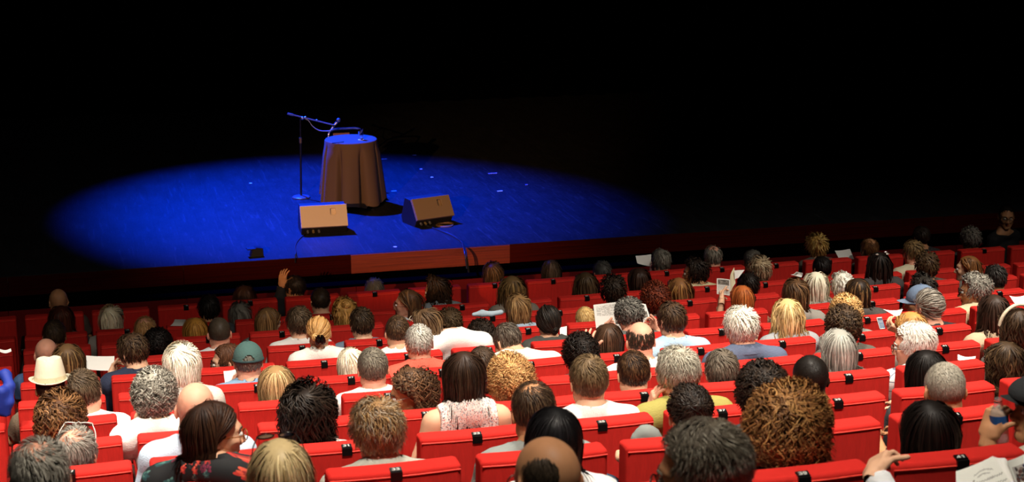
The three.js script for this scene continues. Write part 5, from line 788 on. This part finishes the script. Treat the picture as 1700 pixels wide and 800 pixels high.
// person standing at the front right, half in the dark
{
  const z = zr('A') - 1.05, hp = onZ(1671, 357, z), s = thing('person', hp.x, 0, hp.z, Math.PI * 0.12), H = V(0, hp.y - 0.02, 0), Q = new THREE.Quaternion().setFromEuler(new THREE.Euler(0.05, -0.75, 0, 'YXZ')), HM = new THREE.Matrix4().compose(H, Q, V(1, 1, 1));
  const N = H.clone().add(V(0, -0.17, -0.02)), c1 = N.clone().add(V(0, -0.2, 0)), hipY = Math.max(0.72, N.y - 0.55), A = [-1, 1].map(q => ({ q, S: N.clone().add(V(q * 0.17, -0.06, 0)), E: N.clone().add(V(q * 0.22, -0.33, -0.02)), W: N.clone().add(V(q * 0.2, -0.54, 0.08)) }));
  const tor = (x, y, zz, e) => { let d = smin(capV(x, y, zz, c1.clone().setX(0.07), V(0.06, hipY, 0), 0.105, 0.11), capV(x, y, zz, c1.clone().setX(-0.07), V(-0.06, hipY, 0), 0.105, 0.11), 0.05); for (const a of A) d = smin(d, capV(x, y, zz, N, a.S, 0.056, 0.052), 0.05); return d - e; };
  const legs = (x, y, zz, e) => { const a = Math.abs(x); return smin(cap(a, y, zz, 0.085, hipY, 0, 0.1, hipY * 0.52, 0.02, 0.09, 0.06), cap(a, y, zz, 0.1, hipY * 0.52, 0.02, 0.11, 0.07, -0.02, 0.058, 0.042), 0.03) - e; };
  const arm = (x, y, zz, e) => { let d = 9; for (const a of A) d = Math.min(d, smin(capV(x, y, zz, a.S, a.E, 0.05, 0.04), capV(x, y, zz, a.E, a.W, 0.04, 0.028), 0.02)); return d - e; };
  const nk = (x, y, zz) => capV(x, y, zz, N, H.clone().add(V(0, -0.07, -0.02)), 0.058, 0.053);
  const bg = surf((x, y, zz) => smin(smin(smin(tor(x, y, zz, 0), legs(x, y, zz, 0), 0.05), arm(x, y, zz, 0), 0.03), nk(x, y, zz), 0.04), [-0.34, 0.01, -0.2], [0.34, H.y - 0.06, 0.22], 0.022);
  bg.setAttribute('color', new THREE.BufferAttribute(new Float32Array(bg.attributes.position.count * 3).fill(0.97), 3));
  part(s, 'body', mergeGeometries([headGeo(0, 0.0062).clone().applyMatrix4(HM), bg, ...A.map(a => handAt(a.W, V(-a.q * 0.1, -0.9, 0.4), V(-a.q, 0, 0), -a.q, 'relaxed', 0.006))]), skinMats.tan);
  part(s, 'shirt', surf((x, y, zz) => smax(Math.max(smin(tor(x, y, zz, 0.014), arm(x, y, zz, 0.014), 0.03), hipY - 0.1 - y, A[0].W.y + 0.02 - y), y - N.y - 0.012 + (zz - N.z) * 0.4, 0.006), [-0.36, 0.3, -0.2], [0.36, H.y, 0.24], 0.022), clothMat('#121214'));
  part(s, 'trousers', surf((x, y, zz) => Math.max(smin(legs(x, y, zz, 0.014), tor(x, y, zz, 0.006), 0.03), y - hipY - 0.06), [-0.3, 0.01, -0.2], [0.3, hipY + 0.12, 0.2], 0.024), clothMat('#131318'));
  for (const q of [-1, 1]) part(s, 'shoe', surf((x, y, zz) => Math.max(smin(ell(x, y, zz, q * 0.11, 0.04, 0.06, 0.045, 0.045, 0.11), ell(x, y, zz, q * 0.11, 0.05, -0.03, 0.042, 0.06, 0.06), 0.03), 0.002 - y), [q * 0.11 - 0.08, -0.02, -0.14], [q * 0.11 + 0.08, 0.14, 0.2], 0.02), M.blackPlastic);
  const pm = m => { m.position.copy(H); m.quaternion.copy(Q); };
  pm(part(s, 'hair', makeHair(ST.crop, 0.008, ['#17120f', '#221a15'], RNG(4), 0, V(0, -1, 0), [], 0), hairMat)); eyes.forEach(e => pm(part(s, 'eye', e, eyeMat))); brows.forEach(e => pm(part(s, 'eyebrow', e, std(0x17120f, 0.8)))); pm(part(s, 'glasses', glassG, frameMat('#0c0b0b')));
  tag(s, 'person standing in dark clothes at the front right, facing us', 'person');
}
// ───────────────────────── things on the stage ─────────────────────────
const tableP = onY(585, 339, STAGE_Y), tPx = FPX / depthOf(tableP), TR = 85 / tPx / 2, TH = 0.735;
{
  const t = thing('round_table', tableP.x, STAGE_Y, tableP.z);
  part(t, 'tabletop', new THREE.CylinderGeometry(TR - 0.012, TR - 0.012, 0.025, 48).translate(0, TH - 0.018, 0), std(0x1a1512, 0.5));
  part(t, 'pedestal', new THREE.CylinderGeometry(0.03, 0.03, TH - 0.05, 20).translate(0, (TH - 0.03) / 2, 0), M.blackMetal);
  part(t, 'foot', new THREE.LatheGeometry([[0.001, 0.05], [0.05, 0.045], [0.17, 0.022], [0.225, 0.012], [0.228, 0.0], [0.001, 0.0]].map(p => new THREE.Vector2(...p)), 40), std(0x0a0a0c, 0.22, { metalness: 0.4 }));
  tag(t, 'small round pedestal table under the brown cloth', 'table');
  // draped cloth: flat top, round edge, deep folds that swing lower in front
  const n = 240, rows = 24, Pp = [], U = [], I = [];
  const fold = (a) => 0.55 - 1.45 * Math.exp(-Math.pow(Math.sin(a * 4.5 + 0.4 * Math.sin(2 * a)) / 0.3, 2)) + 0.25 * Math.sin(a * 7 + 1);
  for (let j = 0; j <= rows; j++) for (let i = 0; i <= n; i++) {
    const a = i / n * Math.PI * 2; let r, y;
    if (j < 8) { r = TR * j / 8; y = TH; if (j === 7) r = TR * 0.985; }
    else if (j === 8) { r = TR * 1.012; y = TH - 0.012; }
    else { const t = (j - 8) / (rows - 8), front = 0.5 + 0.5 * Math.sin(a + 0.25); const hem = 0.105 - 0.09 * Math.pow(front, 0.8) + 0.035 * Math.sin(a * 4 + 0.8) + (Math.abs(a - 0.9) < 0.35 ? 0.05 : 0); y = lerp(TH - 0.012, Math.max(hem, 0.012), t); r = TR * 1.012 + 0.035 * t + (0.02 + 0.06 * t) * fold(a) * sstep(0, 0.25, t); }
    Pp.push(Math.cos(a) * r, y, Math.sin(a) * r); U.push(a * TR, j < 8 ? r : TR + (TH - y));
  }
  for (let j = 0; j < rows; j++) for (let i = 0; i < n; i++) { const a = j * (n + 1) + i; I.push(a, a + n + 1, a + n + 2, a, a + n + 2, a + 1); }
  const g = new THREE.BufferGeometry(); g.setAttribute('position', new THREE.Float32BufferAttribute(Pp, 3)); g.setAttribute('uv', new THREE.Float32BufferAttribute(U, 2)); g.setIndex(I); g.computeVertexNormals();
  const c = part(scene, numbered('tablecloth'), g, std(0x5e4834, 0.85, { side: THREE.DoubleSide, bumpMap: clothBump, bumpScale: 0.0015 })); c.position.set(tableP.x, STAGE_Y, tableP.z);
  tag(c, 'brown cloth draped in folds over the round table', 'tablecloth');
  // glass of water
  const gp = onY(599.5, 232, STAGE_Y + TH), gl = thing('water_glass', gp.x, STAGE_Y + TH + 0.0015, gp.z);
  part(gl, 'glass', new THREE.LatheGeometry([[0.001, 0.012], [0.024, 0.012], [0.0285, 0.115], [0.03, 0.115], [0.026, 0.0], [0.001, 0.0]].map(p => new THREE.Vector2(...p)), 32), new THREE.MeshPhysicalMaterial({ color: 0xffffff, roughness: 0.03, transmission: 1, thickness: 0.004, ior: 1.45 }));
  part(gl, 'coaster', new THREE.CylinderGeometry(0.034, 0.034, 0.003, 28).translate(0, 0.0005, 0), M.paper, 'white paper coaster'); part(gl, 'napkin', boxAt(-0.022, 0.022, 0.013, 0.03, -0.012, 0.012), M.paper);
  gl.children[2].visible = true;
  tag(gl, 'clear water glass on the right of the round table', 'glass');
  const pen = part(scene, numbered('pen'), rod(V(-0.07, 0, 0.012), V(0.07, 0, -0.012), 0.004, 0.0035, 8), M.blackPlastic), pp = onY(561, 236.5, STAGE_Y + TH + 0.006); pen.position.copy(pp); pen.rotation.y = 0.15;
  tag(pen, 'dark pen lying on the left of the round table', 'pen');
  // chair behind the table
  const cp = tableP.clone().add(V(0.06, 0, -0.48)), ch = thing('chair', cp.x, STAGE_Y, cp.z);
  const steel = std(0x9a9a9e, 0.22, { metalness: 0.9 }), wood = std(0x8a5a30, 0.45);
  part(ch, 'seat', new RoundedBoxGeometry(0.42, 0.03, 0.42, 3, 0.012).translate(0, 0.45, 0), wood);
  for (const [x, z] of [[-0.19, -0.19], [0.19, -0.19], [-0.19, 0.19], [0.19, 0.19]]) part(ch, 'leg', rod(V(x * 1.08, 0, z * 1.08), V(x, 0.45, z), 0.011), steel);
  part(ch, 'top_rail', tube([[-0.2, 0.44, -0.2], [-0.205, 0.6, -0.23], [-0.175, 0.7, -0.245], [0, 0.718, -0.262], [0.175, 0.7, -0.245], [0.205, 0.6, -0.23], [0.2, 0.44, -0.2]], 0.0115, 48, 8), steel, 'bent metal back rail');
  part(ch, 'backrest', new RoundedBoxGeometry(0.19, 0.1, 0.014, 3, 0.006).translate(-0.05, 0.625, -0.245), wood, 'wooden back panel');
  tag(ch, 'chair with a bent metal rail behind the round table', 'chair');
}
// microphone on its stand
{
  const b = onY(500, 328.5, STAGE_Y), s = thing('microphone_stand', b.x, STAGE_Y, b.z), L = (u, v) => onZ(u, v, b.z).sub(s.position);
  const chrome = std(0xb8bcc4, 0.25, { metalness: 0.8 }), black = std(0x17171a, 0.35, { metalness: 0.4 });
  part(s, 'base', new THREE.LatheGeometry([[0.001, 0.03], [0.02, 0.03], [0.09, 0.022], [0.102, 0.012], [0.102, 0.0], [0.001, 0.0]].map(p => new THREE.Vector2(...p)), 40), std(0x6a6a70, 0.35, { metalness: 0.5 }));
  const mid = L(499, 233), top = L(498.5, 198);
  part(s, 'pole', merge([rod(V(0, 0.02, 0), mid, 0.011), rod(mid, top, 0.007)]), black);
  part(s, 'clutch', rod(mid.clone().add(V(0, -0.03, 0)), mid.clone().add(V(0, 0.03, 0)), 0.015), std(0x5a4a3a, 0.4));
  const b0 = L(477.5, 188.5), b1 = L(554, 207.5);
  part(s, 'boom', merge([rod(b0, b1, 0.0075), rod(b0, b0.clone().lerp(b1, 0.12), 0.012)]), chrome);
  part(s, 'boom_joint', merge([new THREE.SphereGeometry(0.019, 14, 10).translate(...L(502, 196).toArray()), new THREE.SphereGeometry(0.015, 14, 10).translate(...L(507, 195).toArray()), new THREE.SphereGeometry(0.011, 12, 8).translate(...L(526, 199.5).toArray())]), chrome);
  tag(s, 'microphone stand with slanting boom left of the round table', 'stand');
  const m = thing('microphone', s.position.x, STAGE_Y, s.position.z), m0 = L(550.5, 213.5), m1 = L(559, 203), m2 = L(562, 199.5);
  part(m, 'handle', rod(m0, m1, 0.009, 0.016), chrome); part(m, 'grille', new THREE.SphereGeometry(0.024, 18, 14).translate(m2.x, m2.y, m2.z), std(0x5a6478, 0.4, { metalness: 0.6 })); part(m, 'clip', rod(L(552, 209.5), L(557, 207), 0.014), black);
  tag(m, 'microphone held in the boom clip over the table', 'microphone');
  const cab = part(scene, numbered('microphone_cable'), tube([L(551, 213), L(548, 216.5), L(540, 217.5), L(530, 216.5), L(519, 209.5), L(512, 200), L(506, 196.5)], 0.0045, 40, 6), std(0x9aa4b8, 0.4)); cab.position.copy(s.position);
  tag(cab, 'microphone cable hanging in a loop below the boom', 'cable');
}
// wedge monitors, seen from behind
function wedge(u, v, turn, w, h, lean, label, col) {
  const p = onY(u, v, STAGE_Y), g = thing('stage_monitor', p.x, STAGE_Y, p.z, turn), wood = std(col, 0.42, { bumpMap: clothBump, bumpScale: 0.0006 }), dark = std(0x0b0a0a, 0.6);
  // cross-section in (z, y), rear towards +z
  const y1 = 0.075, rear = V(0, y1, 0.1), topR = V(0, h, 0.1 - lean);
  const sec = [[-0.2, 0.0], [0.055, 0.0], [0.1, y1], [0.1 - lean, h], [-0.03 - lean, h + 0.004], [-0.23, 0.06]];
  const sh = new THREE.Shape(); sec.forEach(([z, y], k) => k ? sh.lineTo(-z, y) : sh.moveTo(-z, y)); sh.closePath();
  const bodyG = new THREE.ExtrudeGeometry(sh, { depth: w - 0.012, bevelEnabled: true, bevelSize: 0.003, bevelThickness: 0.003, bevelSegments: 1 }); bodyG.translate(0, 0, -(w - 0.012) / 2); bodyG.rotateY(Math.PI / 2);
  part(g, 'cabinet', bodyG, dark);
  // rear panel with a handle pocket
  const ph = Math.hypot(h - y1, lean), ang = Math.atan2(lean, h - y1), ps = new THREE.Shape(); ps.moveTo(-w / 2, 0); ps.lineTo(w / 2, 0); ps.lineTo(w / 2, ph); ps.lineTo(-w / 2, ph); ps.closePath();
  const hx = w * 0.2, hy = ph * 0.69, hw = w * 0.062, hh = ph * 0.165, r = 0.016, hole = new THREE.Path(); hole.moveTo(hx - hw + r, hy - hh); hole.lineTo(hx + hw - r, hy - hh); hole.quadraticCurveTo(hx + hw, hy - hh, hx + hw, hy - hh + r); hole.lineTo(hx + hw, hy + hh - r); hole.quadraticCurveTo(hx + hw, hy + hh, hx + hw - r, hy + hh); hole.lineTo(hx - hw + r, hy + hh); hole.quadraticCurveTo(hx - hw, hy + hh, hx - hw, hy + hh - r); hole.lineTo(hx - hw, hy - hh + r); hole.quadraticCurveTo(hx - hw, hy - hh, hx - hw + r, hy - hh); ps.holes.push(hole);
  const pg = new THREE.ExtrudeGeometry(ps, { depth: 0.032, bevelEnabled: true, bevelSize: 0.002, bevelThickness: 0.002, bevelSegments: 1, curveSegments: 6 }); pg.rotateX(-ang); pg.translate(0, y1, 0.104);
  part(g, 'rear_panel', pg, wood, 'tan rear panel');
  const pk = boxAt(hx - hw - 0.006, hx + hw + 0.006, hy - hh - 0.006, hy + hh + 0.006, -0.002, 0.006); pk.rotateX(-ang); pk.translate(0, y1, 0.104); part(g, 'handle_pocket', pk, wood);
  for (const [k, dx] of [[0, -0.36], [1, -0.24], [2, -0.12]]) { const c = new THREE.CylinderGeometry(0.012, 0.012, 0.03, 14); c.rotateX(Math.PI / 2 + 0.5); c.translate(dx * w, 0.034, 0.092); part(g, 'socket', c, std(k === 1 ? 0xc8b070 : 0x9a9a9a, 0.3, { metalness: 0.7 })); }
  for (const dx of [-0.42, 0.42]) part(g, 'foot', new THREE.CylinderGeometry(0.014, 0.014, 0.012, 12).translate(dx * w, 0.004, 0.03), M.blackPlastic);
  tag(g, label, 'monitor'); return g;
}
wedge(537, 385, -0.02, 0.475, 0.275, 0.1, 'tan wedge floor monitor in front of the round table', 0xd8c2a2);
wedge(714, 371, 0.3, 0.44, 0.27, 0.12, 'brown wedge floor monitor right of the table, turned away', 0x8a7458);
// cables over the stage edge
{
  const f = (u, v) => onY(u, v, STAGE_Y + 0.005), e = (u, v, dz) => onZ(u, v, EDGE_Z + dz);
  const c1 = part(scene, numbered('cable'), tube([f(511, 386), f(500, 394), f(493, 402), f(490, 410), f(491, 417.5), e(490.5, 422, 0.03), e(490, 436, 0.03)], 0.0055, 48, 6), std(0x1c2430, 0.4)); tag(c1, 'thin cable from the tan monitor over the stage edge', 'cable');
  const c2 = part(scene, numbered('cable'), tube([f(704, 373), f(718, 378), f(735, 384), f(752, 391), f(764, 399.5), e(768, 405, 0.03), e(772, 424, 0.33), e(775, 446, 0.33)], 0.0065, 60, 6), std(0x2a3242, 0.35)); tag(c2, 'long cable from the brown monitor over the edge', 'cable');
  const c3 = part(scene, numbered('cable'), tube([f(712, 376), f(729, 382.5), f(747, 390), f(758, 396), f(765, 401), e(770, 407, 0.04), e(775, 426, 0.34), e(778, 452, 0.34)], 0.009, 60, 6), std(0x030303, 0.95)); tag(c3, 'thick black cable dangling down the stage front', 'cable');
  const coil = part(scene, numbered('cable_coil'), merge([0, 1, 2].map(k => tube(Array.from({ length: 25 }, (_, q) => { const a = q / 24 * 6.283; return f(738 + k * 1.5 + Math.cos(a) * (14 - k), 373.5 - k * 0.8 + Math.sin(a) * 3.2); }), 0.005, 40, 5))), std(0x7a5c3a, 0.5)); tag(coil, 'small cable coil under the brown wedge monitor', 'cable');
  // little black footlight on the edge
  const p = onY(425, 424.5, STAGE_Y), fl = thing('footlight', p.x, STAGE_Y, p.z, 0.1);
  part(fl, 'housing', (() => { const s = new THREE.Shape(); s.moveTo(-0.055, 0); s.lineTo(0.065, 0); s.lineTo(0.06, 0.075); s.lineTo(0.0, 0.085); s.lineTo(-0.04, 0.06); s.closePath(); return new THREE.ExtrudeGeometry(s, { depth: 0.08, bevelEnabled: true, bevelSize: 0.003, bevelThickness: 0.003, bevelSegments: 1 }).translate(0, 0.002, -0.04); })(), M.blackPlastic);
  part(fl, 'hood', boxAt(-0.088, 0.0, 0.072, 0.082, -0.045, 0.045), M.blackPlastic);
  tag(fl, 'small black footlight on the edge of the stage', 'footlight');
  // tape marks
  const marks = [[637, 264, 11, 0, 0xb09aa0, 'pinkish tape mark right of the round table'], [688, 257.5, 6, 0.2, 0xd0c8d0, 'short pale tape mark farthest back'], [699, 280.5, 4, 0, 0xe0e0ee, 'tiny pale tape mark behind the brown monitor'], [717, 294, 4, 0, 0xffffff, 'tiny white tape mark behind the brown monitor'], [818, 287.5, 15, 0.05, 0xb8c0e0, 'long pale tape mark, right side of stage'], [830, 317, 9, 0.1, 0xf4f4ff, 'bright white tape mark, right side of stage'], [656, 409.5, 5, 0.3, 0xffffff, 'white tape scrap at the stage edge'], [654, 317, 8, 0.1, 0xa8b0d8, 'pale tape mark between table and brown monitor'], [416, 304, 4, 0.5, 0xffffff, 'white tape scrap left of the microphone stand'], [874, 306.5, 4, 0, 0x9aa4d0, 'faint tape dot far right of the stage']];
  for (const [u, v, w, r, col, label] of marks) { const q = onY(u, v, STAGE_Y + 0.0015), k = FPX / depthOf(q); const m = part(scene, numbered('tape_mark'), new THREE.BoxGeometry(w / k, 0.002, 0.03), std(col, 0.6)); m.position.copy(q); m.rotation.y = r; tag(m, label, 'tape'); }
}
renderer.render(scene, camera);
